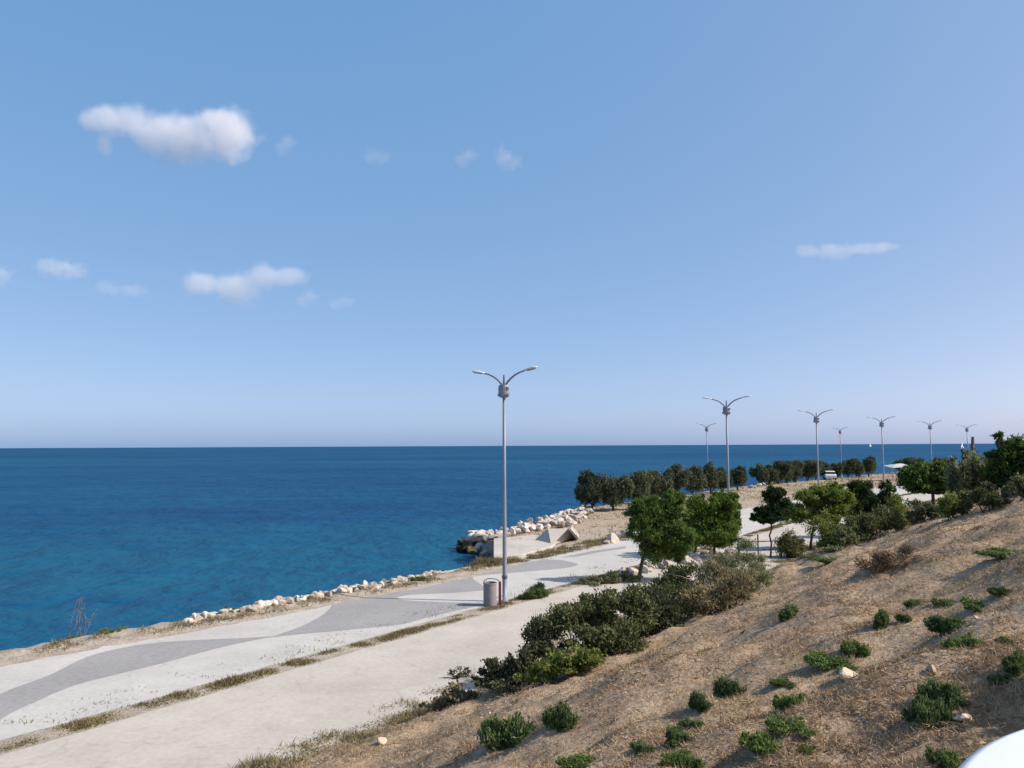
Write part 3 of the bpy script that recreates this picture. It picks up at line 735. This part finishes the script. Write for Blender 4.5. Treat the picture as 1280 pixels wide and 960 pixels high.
FT = [(740, 639, 590, 'first tree of the shore row, leftmost, against the sea'), (768, 638.5, 589, 'second tree of the shore row from the left'),
      (801, 637, 590, 'third shore tree, wide and dark, behind the leaning pine'), (822, 630, 592, 'fourth shore tree from the left, half behind its neighbour'),
      (842, 625, 586, 'fifth shore tree, rising above the leaning pine'), (866, 621, 585, 'sixth shore tree, rising between the pair of pines'),
      (889, 618, 580, 'tallest shore tree, under the dim lamp'), (903, 616, 585, 'shore tree tight against the left of the second lamp'), (922, 613, 585, 'last shore tree before the gap, right of the second lamp'),
      (951, 607, 582, 'first shore tree after the gap of open sea'), (973, 605, 580, 'second shore tree after the gap, above the slender dark pine'),
      (993, 603, 576, 'third shore tree after the gap'), (962, 606, 583, 'low shore tree squeezed between first and second after the gap'), (984, 604, 579, 'low shore tree squeezed between second and third after the gap'), (1020, 600, 577, 'shore tree hidden partly by the third lamp pole'), (1046, 598, 579, 'small bluish shore tree left of the smallest lamp'), (1074, 597, 580, 'low shore tree between the rounded one and the fourth lamp'),
      (1010, 601, 574, 'shore tree left of the third lamp pole'), (1031, 599, 574, 'yellowish shore tree right of the third lamp pole'),
      (1060, 597, 575, 'rounded shore tree alone under the smallest lamp'), (1086, 596, 573, 'dark far shore tree left of the fourth lamp'), (1131, 592, 571, 'dark far shore tree right of the shade canopy'),
      (1150, 591, 572, 'far shore tree behind the wide dark pine, left'), (1176, 590, 572, 'far shore tree behind the wide dark pine, right')]
for k, (px, py, top, lab) in enumerate(FT):
    x, y = P(px, py); hgt = (py - top) * y / F * random.uniform(.92, 1.1)
    s = hgt / 3.45; r = random.uniform(0, 6.28)
    if k < 4: o = ST[k]; o.location = (x, y, 0); o.scale = (s * random.uniform(.9, 1.1),) * 2 + (s,); o['label'] = lab; o.rotation_euler = (0, 0, r)
    else: dup(ST[random.randrange(4)], (x, y, 0), r, (s * 1.12, s * 1.12, s * random.uniform(.88, 1.08)), lab)

def shrub(name, label, cat, pos, lobes, m, per=900, leaf=(.10, .05), seed=1, clump=.26, stems=6, up=.35, bark='bark', group=None):
    """lobes: (dx, dy, dz, rx, ry, rz) metres from the foot"""
    rng = RS(seed); t = thing(name, label, cat, pos, 0, group)
    LB = [((a, b_, c), (d, e, f)) for a, b_, c, d, e, f in lobes]
    c, ax = crown_pts(LB, per, rng, clump); ax[:, 2] += up
    P0 = np.array(pos); gz = height(c[:, 0] + P0[0], c[:, 1] + P0[1]) - P0[2]; ok = c[:, 2] > gz + .01; c, ax = c[ok], ax[ok]
    link('foliage', raw_mesh('foliage', leaf_quads(c, ax, leaf[0], leaf[1], rng), 4), M[m], t)
    b = MB()
    for k in range(stems):
        q = LB[k % len(LB)]; e = np.array(q[0]) + unit(rng.normal(size=(1, 3)))[0] * np.array(q[1]) * .8
        f0 = (q[0][0] * .5 + rng.uniform(-.1, .1), q[0][1] * .5, 0); fz = Z(pos[0] + f0[0], pos[1] + f0[1]) - pos[2] - .05
        if e[2] < fz: e[2] = fz + .2
        limb_to(b, (f0[0], f0[1], fz), e, .022, .007, rng, 4)
    b.build('stem', M[bark], t)
    return t
def pix_lobes(base, items):                 # items: (px, py, rx, rz, dy)
    L = []
    for px, py, rx, rz, *dy in items:
        dy = dy[0] if dy else 0; y = base.y + dy; c = PY(px, py, y) - base; s = y / F
        L.append((c.x, c.y, c.z, rx * s, max(rx, rz) * s * .9, rz * s))
    return L
h = ground_pt(635, 858)
shrub('shrub', 'dark leafy shrub at the lower left end of the thicket', 'shrub', h, pix_lobes(h, [(628, 838, 26, 16), (655, 815, 24, 22), (672, 795, 26, 24, .6), (640, 850, 30, 10, -.3), (612, 838, 14, 10), (688, 800, 20, 16, 1.4), (668, 822, 18, 14, .8), (596, 852, 14, 7)]), 'shrub_dark', 1400, (.085, .045), 41, stems=10)
h = ground_pt(705, 838)
shrub('shrub', 'yellow-green shrub in front of the thicket', 'shrub', h, pix_lobes(h, [(690, 830, 24, 12, -.4), (712, 822, 24, 14, -.4), (736, 815, 20, 13, -.4), (672, 841, 22, 9, -.3), (705, 836, 26, 8, -.5), (735, 826, 22, 8, -.5)]), 'shrub_yellow', 1000, (.085, .045), 42)
h = ground_pt(752, 822)
shrub('shrub', 'large dense green shrub in the middle of the thicket', 'shrub', h, pix_lobes(h, [(722, 778, 32, 24, .8), (755, 766, 34, 24, 1), (765, 797, 34, 22), (800, 760, 30, 26, .8), (735, 802, 28, 16), (700, 772, 24, 15, 3.2), (676, 783, 16, 10, 3.2), (742, 758, 28, 14, 4.6), (772, 750, 24, 12, 6.2), (742, 752, 14, 7, 7)]), 'shrub', 1150, (.085, .045), 43, stems=12)
h = ground_pt(815, 795)
shrub('shrub', 'very dark shrub in the shaded hollow of the thicket', 'shrub', h, pix_lobes(h, [(800, 778, 24, 20), (825, 768, 26, 20), (815, 750, 28, 22, .6)]), 'shrub_dark', 1200, (.085, .045), 44)
h = ground_pt(848, 775)
shrub('shrub', 'olive shrub below the leaning pine, behind the dry branch', 'shrub', h, pix_lobes(h, [(835, 738, 34, 22, 1), (862, 726, 32, 20, 1), (865, 752, 26, 18)]), 'shrub', 1150, (.085, .045), 45)
h = ground_pt(895, 765)
shrub('dry_shrub', 'half withered olive and tan shrub at the upper right of the thicket', 'dry shrub', h, pix_lobes(h, [(880, 748, 28, 20), (905, 740, 28, 20), (925, 730, 24, 18), (895, 722, 24, 14, 1.2)]), 'withered', 1000, (.13, .022), 46, bark='bark_pale', stems=14)
h = ground_pt(930, 742)
shrub('dry_shrub', 'straw-yellow tangled shrub between the thicket and the rail', 'dry shrub', h, pix_lobes(h, [(915, 706, 26, 18, 1), (932, 692, 20, 16, 1.5), (942, 722, 24, 18), (893, 706, 24, 14, 1), (926, 734, 28, 12), (950, 706, 14, 12, .8)]), 'olive', 760, (.14, .022), 47, bark='bark_pale', stems=12)
h = ground_pt(850, 770)
t = thing('dead_branch', 'bare pale branch bending up out of the brown shrub', 'branch', h)
b = MB(); pts = [PY(px, py, h.y - .2) - h for px, py in ((850, 768), (853, 750), (860, 738), (869, 727), (872, 722))]; b.tube(pts, [.05, .045, .04, .035, .02], 7); b.build('limb', M['bark_pale'], t, True)
b = MB(); b.tube([pts[3], pts[3] + Vector((-.35, .1, .12)), pts[3] + Vector((-.75, .1, .2))], [.02, .015, .008], 6); b.build('twig', M['bark_pale'], t, True)
SH = [(992, 697, [(992, 682, 18, 15), (985, 688, 12, 10)], 'shrub', 'round green shrub right of the rail and slender pine', 51),
      (1036, 688, [(1034, 662, 18, 20), (1040, 680, 18, 12)], 'shrub_yellow', 'tall yellow-green shrub in front of the forked bright pine', 52),
      (1085, 672, [(1070, 658, 22, 14), (1092, 655, 20, 16), (1110, 650, 18, 14)], 'shrub', 'wide green shrub below the round topped pine', 53),
      (1124, 660, [(1122, 642, 14, 18), (1134, 652, 10, 8)], 'shrub_yellow', 'yellowish shrub left of the bright gap under the wide pine', 54),
      (1192, 648, [(1188, 630, 14, 14), (1182, 638, 10, 10)], 'shrub_yellow', 'light green shrub at the foot of the olive tree, right of the bright gap', 55),
      (1216, 640, [(1214, 624, 18, 12), (1204, 634, 12, 9)], 'shrub', 'low grey-green shrub on the slope under the dead trunk', 56),
      (1242, 632, [(1240, 615, 10, 14)], 'shrub_dark', 'thin dark shrub left of the biggest pine', 57),
      (1267, 620, [(1268, 602, 14, 12), (1282, 604, 12, 12)], 'olive', 'pale grey-green shrub under the biggest pine', 58),
      (560, 884, [(545, 880, 26, 8), (578, 868, 24, 9)], 'withered', 'low withered scrub along the path edge just left of the thicket', 76),
      (1158, 650, [(1152, 634, 14, 9), (1166, 640, 12, 7)], 'olive', 'straw green shrub below the trunk of the wide flat-bottomed pine', 71),
      (1232, 640, [(1228, 622, 14, 12), (1244, 628, 14, 9)], 'shrub', 'spreading green shrub between the dead trunk and the biggest pine', 72),
      (1284, 624, [(1278, 608, 16, 14)], 'shrub', 'green shrub at the right border below the biggest pine', 73),
      (1060, 684, [(1052, 668, 14, 12), (1064, 674, 12, 9)], 'olive', 'grey shrub between the yellow-green one and the wide green one', 74),
      (1140, 656, [(1144, 646, 12, 8)], 'withered', 'small withered shrub left of the straw green one', 75),
      (1010, 700, [(1052, 688, 18, 6), (1020, 697, 14, 4)], 'olive', 'low grey scrub at the slope edge below the tall yellow-green shrub', 59)]
for px, py, it, mm, lab, sd in SH:
    h = ground_pt(px, py); shrub('shrub', lab, 'shrub', h, pix_lobes(h, it), mm, 900, (.11, .055), sd)
h = ground_pt(1108, 712)
shrub('brush_heap', 'heap of dry reddish brown brush on the slope', 'brush heap', h, pix_lobes(h, [(1090, 706, 22, 8), (1115, 698, 26, 10), (1142, 694, 20, 8)]), 'brown', 900, (.22, .016), 61, up=0, bark='bark_pale')

# weeds of the grass strip and shore
x, y = P(667, 748); shrub('weed_clump', 'bright green clump of weeds on the strip right of the lamp', 'weeds', Vector((x, y, 0)), [(0, 0, .22, .38, .3, .26), (.35, .2, .25, .3, .3, .26), (-.3, -.1, .1, .25, .2, .12)], 'tuft', 2600, (.10, .03), 62)
x, y = P(752, 731); shrub('weed_clump', 'greyish clump of weeds farther up the strip', 'weeds', Vector((x, y, 0)), [(-.4, 0, .2, .5, .4, .24), (.4, .3, .25, .6, .4, .28), (1.2, .8, .2, .6, .4, .22)], 'olive', 1500, (.11, .035), 63)
h = ground_pt(572, 848); shrub('weed_clump', 'sprig of thin weeds on the path edge left of the thicket', 'weeds', h, [(0, 0, .14, .22, .15, .16), (.2, .1, .12, .12, .12, .14)], 'shrub_dark', 900, (.05, .03), 64)
for px, py, lab, sd in ((100, 796, 'patch of green weeds by the tall dry stalks on the sea edge', 65), (285, 768, 'dark green weed among the shore rocks', 66), (134, 793, 'low green weed right of the tall dry stalks', 67), (607, 703, 'grassy weed on the corner where the pier begins', 68), (520, 728, 'green weed poking between farther shore rocks', 69)):
    x, y = P(px, py); z = Z(x, y)
    shrub('weed_clump', lab, 'weeds', Vector((x, y, z)), [(0, 0, .07, .28, .2, .12), (.3, .2, .05, .22, .2, .09)], 'tuft_light' if sd != 66 else 'tuft', 2200, (.10, .02), sd, stems=2)
x, y = P(88, 798); t = thing('dry_stalks', 'tall bare dry stalks standing on the sea edge at left', 'plant', (x, y, Z(x, y)))
rng = RS(70)
for k in range(9):
    q = MB(); a = Vector((rng.uniform(-.18, .35), rng.uniform(-.15, .15), -.03)); top = a + Vector((rng.uniform(-.05, .5), rng.uniform(-.2, .2), rng.uniform(.6, 1.5)))
    limb_to(q, a, top, .007, .003, rng, 5, .1)
    for j in range(4):
        u = rng.uniform(.5, .95); p0 = a.lerp(top, u); limb_to(q, p0, p0 + Vector((rng.uniform(-.1, .16), rng.uniform(-.1, .1), rng.uniform(.05, .22))), .004, .002, rng, 3)
    q.build('stalk', M['bark_pale'], t)

# tufts on the slope
def make_tuft(seed, m, hgt, n_lobes, per=2600, ln=.085, wd=.032, spread=.34):
    rng = RS(seed); t = thing('slope_tuft', 'x', 'plant', group='green tufts on the dry slope')
    LB = []
    for k in range(n_lobes):
        a = rng.uniform(0, 6.28); r = spread * rng.uniform(0, 1) ** .6; q = rng.uniform(.13, .24)
        LB.append(((r * math.cos(a), r * math.sin(a), hgt * .35 * rng.uniform(.3, 1.1) * (1.1 - r)), (q, q, hgt * rng.uniform(.4, .7))))
    c, ax = crown_pts(LB, per, rng, .34); ok = c[:, 2] > -.06; c, ax = c[ok], ax[ok]; ax[:, 2] += .5
    link('foliage', raw_mesh('foliage', leaf_quads(c, ax, ln, wd, rng), 4), M[m], t)
    return t
TF = [make_tuft(81, 'tuft', .36, 9), make_tuft(82, 'tuft', .34, 8), make_tuft(83, 'tuft_light', .28, 8), make_tuft(84, 'tuft_light', .2, 10, 2200, .10, .035, .42)]
used = set()
TUFTS = [(637, 931, 58, 40, 0, 'largest dark green tuft, low on the slope at left'), (700, 909, 42, 34, 1, 'rounded green tuft just right of the largest one'),
 (873, 886, 32, 20, 0, 'small tuft left of its bigger twin in mid slope'), (909, 874, 42, 28, 0, 'dark tuft halfway up the slope, right of its smaller twin'),
 (846, 928, 36, 20, 1, 'tuft below the dark pair in mid slope'), (866, 912, 28, 14, 1, 'little tuft just under the dark mid slope pair'),
 (803, 943, 30, 16, 1, 'lone small tuft near the bottom, casting a shadow to its left'), (724, 962, 64, 14, 2, 'tuft cut by the bottom border below the rounded one'),
 (850, 962, 50, 26, 2, 'leafy tuft cut by the bottom border in mid frame'), (987, 776, 30, 20, 0, 'dark round tuft alone high on the slope below the rail'),
 (1103, 787, 27, 26, 0, 'upright dark tuft above the long green mat'), (1040, 832, 60, 20, 3, 'lower half of the long green mat of leaves'), (1072, 819, 44, 24, 2, 'upper half of the long green mat of leaves'),
 (990, 886, 38, 26, 2, 'loose tuft between the beige stone and the spreading mat'), (955, 936, 60, 28, 3, 'left half of the spreading light green mat'), (988, 915, 52, 22, 3, 'right half of the spreading light green mat'),
 (1160, 905, 42, 40, 1, 'lower part of the tall tuft left of the dark shadow'), (1180, 882, 44, 34, 1, 'upper part of the tall tuft left of the dark shadow'),
 (1188, 792, 46, 22, 0, 'dark low tuft on the right slope, upper of two'), (1206, 812, 50, 24, 2, 'paler low tuft just under the dark low one'),
 (1255, 697, 50, 12, 1, 'flat green tuft high at the right border'), (1216, 760, 50, 12, 2, 'flat yellowish tuft high on the right slope'), (1250, 745, 24, 10, 0, 'tiny dark tuft right of the flat yellowish one'),
 (1272, 841, 42, 24, 0, 'dark tuft touching the right border'), (1252, 859, 34, 18, 1, 'small tuft below the one at the right border'), (1143, 760, 24, 10, 0, 'small dark cushion left of the flat yellowish tuft'),
 (977, 858, 30, 10, 2, 'thin low tuft left of the beige stone'), (1178, 958, 46, 26, 2, 'pale tuft cut by the bottom border beside the white table'), (1254, 807, 18, 12, 1, 'tiny tuft right of the paler low tuft'),
 (1180, 760, 32, 12, 2, 'yellowish cushion beside the flat yellowish tuft'), (1131, 778, 18, 10, 0, 'tiny cushion right of the upright dark tuft'), (1038, 704, 36, 8, 2, 'faint green patch of leaves below the low grey scrub'),
 (1010, 945, 26, 14, 2, 'small faint tuft right of the spreading mat')]
for px, py, wpx, hpx, k, lab in TUFTS:
    h = ground_pt(px, py - 2); s = wpx * h.y / F / .85; sz = hpx * h.y / F / .46
    sc = (s, s * .85, max(.35 * s, sz)); r = random.uniform(0, 6.28)
    if k not in used: used.add(k); o = TF[k]; o.location = h; o.scale = sc; o.rotation_euler = (0, 0, r); o['label'] = lab
    else: dup(TF[k], h, r, sc, lab)

# ------------------------------------------------------------------ grass and straw (nobody could count it)
rng = RS(91)
def hill_samples(n, dmin, dmax, lo=-.75, hi=.86):
    u = rng.uniform(0, 1, n); D = dmin * (dmax / dmin) ** u; a = rng.uniform(lo, hi, n)
    return D * a, D
x, y = hill_samples(420000, 2.6, 75); sd = sdist(TOE_C, x, y)
pat = bumps(x, y, 1) * .5 + bumps(x, y, 0) * .5
k = (sd > -.25) & (rng.uniform(-1.0, 1.6, len(x)) < pat + .55); x, y = x[k], y[k]
base = np.stack([x, y, height(x, y) + .005], 1); d = rng.normal(size=base.shape); d[:, 2] = np.abs(d[:, 2]) * .28 + .05
D = np.hypot(x, y); ln = .032 + .0028 * D; wd = .0028 + .00048 * D
tag(link('dry_grass', raw_mesh('dry_grass', blades(base, d, ln, wd, rng), 3), M['straw']), 'short dry straw covering the hillside', 'grass', None, 'stuff')
# dry standing tufts
x, y = hill_samples(2600, 3, 60); k = sdist(TOE_C, x, y) > .1; x, y = x[k], y[k]; x = np.repeat(x, 34); y = np.repeat(y, 34)
D = np.hypot(x, y); x = x + rng.normal(size=len(x)) * .05; y = y + rng.normal(size=len(y)) * .05
base = np.stack([x, y, height(x, y)], 1); d = rng.normal(size=base.shape) * .55; d[:, 2] = np.abs(d[:, 2]) + .55
tag(link('dry_tufts_grass', raw_mesh('dry_tufts_grass', blades(base, d, .045 + .0013 * D, .003 + .0004 * D, rng), 3), M['straw']), 'scattered standing tufts of dead grass on the hillside', 'grass', None, 'stuff')
x, y = hill_samples(5200, 3, 70); k = sdist(TOE_C, x, y) > .3; x, y = x[k], y[k]; k = bumps(x, y, 0) + bumps(x + 9, y - 4, 1) > rng.uniform(-.6, 1.4, len(x)); x, y = x[k], y[k]
cl = len(x); nb = 46; x = np.repeat(x, nb); y = np.repeat(y, nb); D = np.hypot(x, y); sz = np.repeat(rng.uniform(.05, .16, cl), nb) * (1 + .012 * D)
a1, a2 = rng.normal(size=len(x)) * sz * 1.7, rng.normal(size=len(x)) * sz * .7
x = x + a1 * .8 + a2 * .4; y = y + a1 * .6 - a2 * .8
base = np.stack([x, y, height(x, y) + .01], 1); d = rng.normal(size=base.shape); d[:, 2] = np.abs(d[:, 2]) * .5 + .12
tag(link('dead_weeds', raw_mesh('dead_weeds', blades(base, d, .034 + .0020 * D, .004 + .0006 * D, rng), 3), M['brown']), 'brown dead weeds matted in patches over the hillside', 'weeds', None, 'stuff')
# verges: the strip, the toe of the slope, the shore side
def verge(name, label, line, half, n, ln, m, upto=110, sig=None):
    seglen = np.linalg.norm(np.diff(line, axis=0), axis=1); c = np.concatenate([[0], np.cumsum(seglen)])
    mids = np.linalg.norm(line, axis=1); ok = (mids < upto) & (line[:, 1] > 6)
    u = rng.uniform(c[ok][0], c[ok][-1], n) if True else 0
    u = c[ok][0] + (c[ok][-1] - c[ok][0]) * rng.uniform(0, 1, n) ** 1.7
    px = np.interp(u, c, line[:, 0]); py = np.interp(u, c, line[:, 1]); x = px + rng.uniform(-1, 1, n) * half; y = py + rng.normal(size=n) * half * .35
    g = bumps(x, y, 1) + .8 * bumps(x, y, 2); kk = g > rng.uniform(-1.3, .9, n); x, y, g = x[kk], y[kk], g[kk]
    base = np.stack([x, y, height(x, y)], 1); d = rng.normal(size=base.shape) * .6; d[:, 2] = np.abs(d[:, 2]) + .35
    hh = ln * np.clip(.65 + .5 * g, .3, 1.8)
    return tag(link(name, raw_mesh(name, blades(base, d, hh, .012 + .0004 * np.hypot(x, y), rng), 3), M[m]), label, 'grass', None, 'stuff')
verge('strip_grass', 'weedy dry grass of the strip between path and promenade', offset(S_, -.05), .33, 105000, .09, 'verge')
verge('paving_weeds', 'thin weeds sprouting from the promenade edge', offset(S_, -1.25), .75, 4200, .07, 'verge', 45)
verge('slope_foot_grass', 'yellowish grass along the foot of the slope beside the path', offset(fine(TOE), .15), .8, 90000, .12, 'toe')
sh = fine(SHORE); verge('shore_grass', 'sparse dry grass along the sea edge', offset(sh, .9), .5, 26000, .13, 'verge', 60)
ve = np.array([P(*p) for p in ((600, 708), (640, 701), (690, 691), (740, 680), (790, 671))]); verge('pier_verge_grass', 'rough grass between pier and promenade', fine(ve), .9, 16000, .2, 'verge')
x = rng.uniform(-2, 90, 150000); y = rng.uniform(53, 175, 150000); q = -sdist(SPINE[::3], x, y); e = sdist(SHORE, x, y)
g = bumps(x * .35, y * .35, 1) + .6 * bumps(x, y, 0); k = (q > 7.6) & (e > .8) & (q < 34) & (g > rng.uniform(-1.2, 1.5, len(x))); x, y = x[k], y[k]
base = np.stack([x, y, height(x, y)], 1); d = rng.normal(size=base.shape) * .7; d[:, 2] = np.abs(d[:, 2]) + .3
tag(link('headland_grass', raw_mesh('headland_grass', blades(base, d, .24, .06, rng), 3), M['toe']), 'dry grass on the flat headland behind the pier', 'grass', None, 'stuff')
# soil mats
tag(shrub('ground_litter', None, None, HP(930, 790), [(0, 0, 0, .1, .1, .05)], 'brown', 10, seed=5), 'small scrap of dry twigs on the slope below the straw-yellow shrub', 'twigs')

# ------------------------------------------------------------------ rail, canopy, car, boats
h = Vector((*P(948, 697.5), 0)); h.z = max(0, Z(h.x, h.y))
t = thing('handrail', 'dark two-rail handrail crossing the path behind the slender pine', 'handrail', h, .15)
for k, dx in enumerate((-1.1, 0.0, 1.3)):
    MB().tube([(dx, 0, -.2), (dx, 0, 1.22 if k == 1 else 1.0)], .038, 8).build('post', M['rail'], t)
for zz in (.85, .42): MB().tube([(-1.1, 0, zz), (1.3, 0, zz + .03)], .026, 8).build('rail', M['rail'], t)
c0 = PY(1122, 598, 132)
t = thing('shade_canopy', 'pale shade canopy on thin posts at the far promenade', 'canopy', (c0.x, c0.y, 0), .2)
q = MB(); v = [(-1.8, -1.2, 2.15), (1.8, -1.2, 2.35), (1.8, 1.2, 2.75), (-1.8, 1.2, 2.45), (0, 0, 2.75)]
q.add(v + [(a, b_, c - .06) for a, b_, c in v], [(0, 1, 4), (1, 2, 4), (2, 3, 4), (3, 0, 4), (6, 5, 9), (7, 6, 9), (8, 7, 9), (5, 8, 9), (0, 5, 6, 1), (1, 6, 7, 2), (2, 7, 8, 3), (3, 8, 5, 0)]).build('canopy', M['canvas'], t)
for a, b_ in ((-1.7, -1.1), (1.7, -1.1), (1.7, 1.1), (-1.7, 1.1)): MB().tube([(a, b_, 0), (a, b_, 2.25)], .05, 8).build('post', M['pole'], t)

def car(label, loc, rz, m):
    t = thing('parked_car', label, 'car', loc, rz)
    prof = [(-2.05, .35), (-2.1, .75), (-1.95, .95), (-1.2, 1.02), (1.0, .98), (1.9, .82), (2.1, .6), (2.05, .35)]
    def ext(p, w, nm, mm, par, bev=.05):
        n = len(p); q = MB(); q.add([(x, -w, z) for x, z in p] + [(x, w, z) for x, z in p], [tuple(range(n))[::-1], tuple(range(n, 2 * n))] + [(i, (i + 1) % n, n + (i + 1) % n, n + i) for i in range(n)])
        return q.build(nm, mm, par, False, bev)
    ext(prof, .86, 'body', m, t, .08)
    ext([(-1.75, .95), (-1.25, 1.40), (.2, 1.42), (.95, .96)], .74, 'window', M['glass'], t)
    ext([(-1.3, 1.36), (-1.15, 1.47), (.15, 1.48), (.32, 1.36)], .75, 'roof', m, t, .04)
    for x in (-1.3, 1.3):
        for s in (-1, 1):
            wv = MB().lathe([(.20, -.1), (.32, -.09), (.32, .09), (.20, .1)], 18); o = wv.build('wheel', M['rubber'], t); o.rotation_euler = (PI / 2, 0, 0); o.location = (x, s * .80, .32)
    return t
c0 = P(1037, 599.5); car('white car parked on the far promenade by the third lamp', (c0[0], c0[1], 0), 1.3, M['white_paint'])

def boat(label, px, dist, hgt):
    x = (ray(px, 556).x / ray(px, 556).y) * dist
    t = thing('sailboat', label, 'sailboat', (x, dist, SEA), .6)
    s = hgt / 10.0; q = MB()
    n = 9; v = []; 
    for k in range(n):
        u = k / (n - 1) * 2 - 1; w = 1.25 * math.sqrt(max(0, 1 - max(0, u) ** 2.2)) * (1 if u > 0 else 1 - .25 * u * u) + .02
        v += [(u * 4 * s, -w * s, 1.0 * s + .15 * s * u), (u * 4 * s, w * s, 1.0 * s + .15 * s * u), (u * 3.7 * s, 0, -.3 * s)]
    f = []
    for k in range(n - 1):
        a, b_ = k * 3, k * 3 + 3; f += [(a, b_, b_ + 1, a + 1), (a, a + 2, b_ + 2, b_), (a + 1, b_ + 1, b_ + 2, a + 2)]
    f += [(0, 1, 2), (len(v) - 3, len(v) - 1, len(v) - 2)]
    q.add(v, f).build('hull', M['white_paint'], t)
    MB().tube([(.6 * s, 0, .9 * s), (.6 * s, 0, 10.4 * s)], .07 * s, 6).build('mast', M['pole'], t)
    for nm, pts in (('mainsail', [(.5, 0, 1.9), (-3.4, .5, 2.0), (.5, 0, 10.2)]), ('jib', [(.75, 0, 9.4), (3.9, 0, 1.5), (.9, -.5, 1.8)])):
        a, b_, c = (Vector(p) * s for p in pts); g = 8; vv = []; ff = []; idx = {}
        for i in range(g + 1):
            for j in range(g + 1 - i):
                u, w_ = i / g, j / g; p = a * (1 - u - w_) + b_ * u + c * w_; p.y += .9 * s * u * (1 - u - w_) * 2; idx[i, j] = len(vv); vv.append(p)
        for i in range(g):
            for j in range(g - i):
                ff.append((idx[i, j], idx[i + 1, j], idx[i, j + 1]))
                if j < g - i - 1: ff.append((idx[i + 1, j], idx[i + 1, j + 1], idx[i, j + 1]))
        o = MB().add(vv, ff).build(nm, M['sailcloth'], t, True); sm = o.modifiers.new('thick', 'SOLIDIFY'); sm.thickness = .03 * s
    return t
boat('white sailboat on the horizon just left of the fourth lamp', 1088, 1900, 10)
boat('white sailboat showing between fifth lamp and dead trunk', 1203, 1100, 9)

# ------------------------------------------------------------------ white table, and an unseen shrub added to shade the slope
TZ = CAMZ - .46
def on_table(px, py): return P(px, py, TZ)
p1, p2, p3 = (np.array(on_table(*q)) for q in ((1206, 960), (1237.5, 930), (1280, 910.6)))
A = np.array([p2 - p1, p3 - p1]); bb = .5 * np.array([p2 @ p2 - p1 @ p1, p3 @ p3 - p1 @ p1]); cc = np.linalg.solve(A, bb); Rr = np.linalg.norm(cc - p1)
Rr += .016
gz = Z(*cc)
t = thing('garden_table', 'round white plastic table at the lower right corner', 'table', (cc[0], cc[1], gz))
hz = TZ - gz
MB().lathe([(Rr - .06, hz - .045), (Rr - .012, hz - .04), (Rr, hz - .025), (Rr - .004, hz - .008), (Rr - .02, hz), (Rr - .3, hz + .001)], 96).build('tabletop', M['white_plastic'], t, True)
for a in range(4):
    an = a * PI / 2 + .6; e = Vector((math.cos(an), math.sin(an), 0)); gl = Z(cc[0] + e.x * Rr * .72, cc[1] + e.y * Rr * .72) - gz
    MB().tube([e * Rr * .55 + Vector((0, 0, hz - .04)), e * Rr * .72 + Vector((0, 0, gl - .03))], [.035, .025], 10).build('leg', M['white_plastic'], t, True)
pos = Vector((3.86, 4.08, Z(3.86, 4.08)))  # outside the frame, added for the shadow it casts
shrub('shrub', 'dense dark shrub added out of view past the right border to shade the slope beside the white table', 'shrub', pos, [(0, 0, .42, .62, .52, .5), (.5, .1, .5, .5, .5, .5), (-.22, -.08, .55, .45, .45, .40), (-.1, .3, .4, .5, .45, .45), (.1, -.3, .35, .5, .4, .42), (-.3, .1, .25, .4, .5, .3)], 'shrub_dark', 2600, (.075, .045), 99, stems=9)
